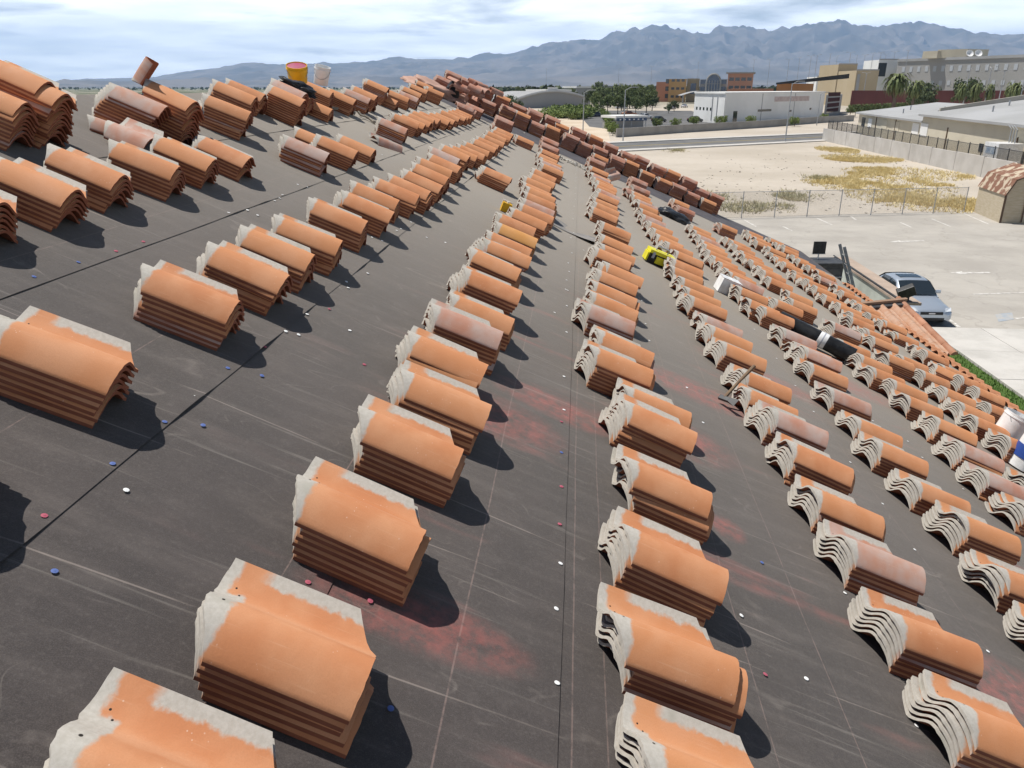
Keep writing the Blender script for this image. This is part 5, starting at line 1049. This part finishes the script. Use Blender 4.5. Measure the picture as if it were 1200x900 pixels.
for x, y, s in ((598, 131, 1.2), (607, 134, 1.0), (594, 136, 1.1), (700, 134, 1.1), (712, 133, 1.2), (724, 134, 1.2), (735, 133, 1.2), (745, 134, 1.0), (757, 133, 1.1), (764, 130, 1.2), (790, 131, .8), (783, 133, .7)):
    P = gp(x, y); tree(P, r.choice((0, 1, 3)), s*.75*P.y/260, *LABT)
for i in range(26):
    x, y = r.uniform(640, 692), r.uniform(133, 141); P = gp(x, y); tree((P.x, P.y), 4, r.uniform(.75, 1.15), 'bright green rounded shrub in the thicket before the gymnasium', 'bright green shrubs before the gymnasium', 'green_shrub')
for i in range(11): a = gp(705+i*1.3, 133+i*2.6); tree(a, 2, .42, 'clipped olive shrub in the hedge row edging the dirt lot', 'hedge shrubs along the dirt lot', 'hedge_shrub')
for x, y in ((770, 150), (812, 147), (848, 146), (931, 148), (964, 143), (843, 147), (878, 146), (790, 150), (1165, 112), (1120, 118)): tree(gp(x, y), 2, .42, 'small young tree planted along the roadside wall', 'young trees along the roadside wall', 'young_tree')
for i in range(12): x = 1000+i*6; tree(dpt(x, 250+i*4), 0, .55, 'olive bush in the row before the dark red wall', 'bushes before the dark red wall', 'olive_bush')
for x, d_, s in ((1083, 290, 1.7), (1076, 285, 1.4), (1131, 300, 1.9), (1100, 330, 1.2)): tree(dpt(x, d_), 1, s, 'dark leafy tree behind the long low building', 'dark trees behind the long low building')
# palms
def palm_mesh(seed):
    r = random.Random(seed); tr = MB(); tr.tube([(0, 0, 0), (.05, 0, 2.5), (.0, .05, 5.0)], [.30, .22, .20], 8); fr = MB()
    for i in range(120):
        a = r.uniform(0, 6.28); el = r.uniform(-1.15, 1.25); L = r.uniform(1.5, 2.2); pts = []
        for k in range(5):
            q = k/4; e2 = el-q*q*1.0; pts.append(Vector((math.cos(a)*L*q*math.cos(e2*.8), math.sin(a)*L*q*math.cos(e2*.8), 5.0+L*q*math.sin(e2))))
        n = Vector((-math.sin(a), math.cos(a), 0))
        for k in range(4):
            w0, w1 = (.03, .12, .17, .13, .02)[k], (.03, .12, .17, .13, .02)[k+1]; fr.add([pts[k]-n*w0, pts[k]+n*w0, pts[k+1]+n*w1, pts[k+1]-n*w1], [(0, 1, 2, 3)])
    sk = MB()
    for i in range(46):
        a = r.uniform(0, 6.28); z = r.uniform(3.6, 4.9); sk.add([(math.cos(a)*.2, math.sin(a)*.2, z), (math.cos(a+.4)*.22, math.sin(a+.4)*.22, z), (math.cos(a+.2)*.75, math.sin(a+.2)*.75, z-.9)], [(0, 1, 2)])
    return tr.mesh('trunk', BARK, True), fr.mesh('fronds', MATS.get('palm_leaf') or mat('palm_leaf', (0.10, 0.13, 0.04), (0.16, 0.18, 0.07), 1, .6)), sk.mesh('dead_skirt', MATS.get('dead_frond') or mat('dead_frond', (0.24, 0.17, 0.09), (0.32, 0.23, 0.13), 2, .9))
PALMS = [palm_mesh(5), palm_mesh(6)]
for i, (x, yt, dist, lab) in enumerate(((1049, 82, 215, 'large shaggy fan palm standing beside the low building roofs'), (1127, 95, 235, 'short fan palm before the dark red wall'), (1143, 95, 240, 'short fan palm before the dark red wall'), (1160, 96, 240, 'short fan palm before the dark red wall'), (1184, 94, 225, 'short fan palm before the dark red wall'), (1071, 92, 250, 'slim fan palm right of the large shaggy one'), (1192, 94, 220, 'short fan palm before the dark red wall'))):
    p_ = dpt(x, dist); o = thing('fan_palm', lab, 'palm tree', (p_.x, p_.y, 0), i*1.3, None if i in (0, 5) else 'short palms before the dark red wall'); h = topz(x, yt, dist); s = h/6.2; k_ = 1.0 if i in (0, 5) else .55; o.scale = (s*k_, s*k_, s)
    for nm, me in zip(('trunk', 'fronds', 'dead_skirt'), PALMS[i % 2]): link(nm, me, o)
# the far tree cover of the valley
mb = MB(); r = random.Random(12); cnt = 0
while cnt < 2600:
    a = r.uniform(-.85, .75); dist = 420*(16**r.random()); x, y = math.sin(a)*dist, math.cos(a)*dist
    if (dist < 560 and x > -20) or (a < -.16 and dist < 2200): continue
    if mnoise.noise(Vector((x*.004, y*.004, 2))) < -.22: continue
    cnt += 1; h = r.uniform(4, 9.5); rr_ = h*r.uniform(.4, .65)
    for q in range(26):
        d = Vector((r.gauss(0, 1), r.gauss(0, 1), r.gauss(0, 1))).normalized(); c = Vector((x, y, h*.58))+Vector((d.x*rr_, d.y*rr_, d.z*h*.42))*r.uniform(.6, 1.05); s = rr_*r.uniform(.28, .5); n = (d+Vector((r.gauss(0, .5), r.gauss(0, .5), r.gauss(0, .5)))).normalized(); ax = n.orthogonal().normalized()*s; ay = n.cross(ax).normalized()*s
        mb.add([c-ax-ay*.6, c+ax-ay*.6, c+ay], [(0, 1, 2)])
stuff(mb.build('distant_trees', mat('distant_foliage', (0.04, 0.055, 0.022), (0.075, 0.095, 0.04), .02, .85)), 'dark green tree cover spreading over the valley floor before the mountains', 'trees')
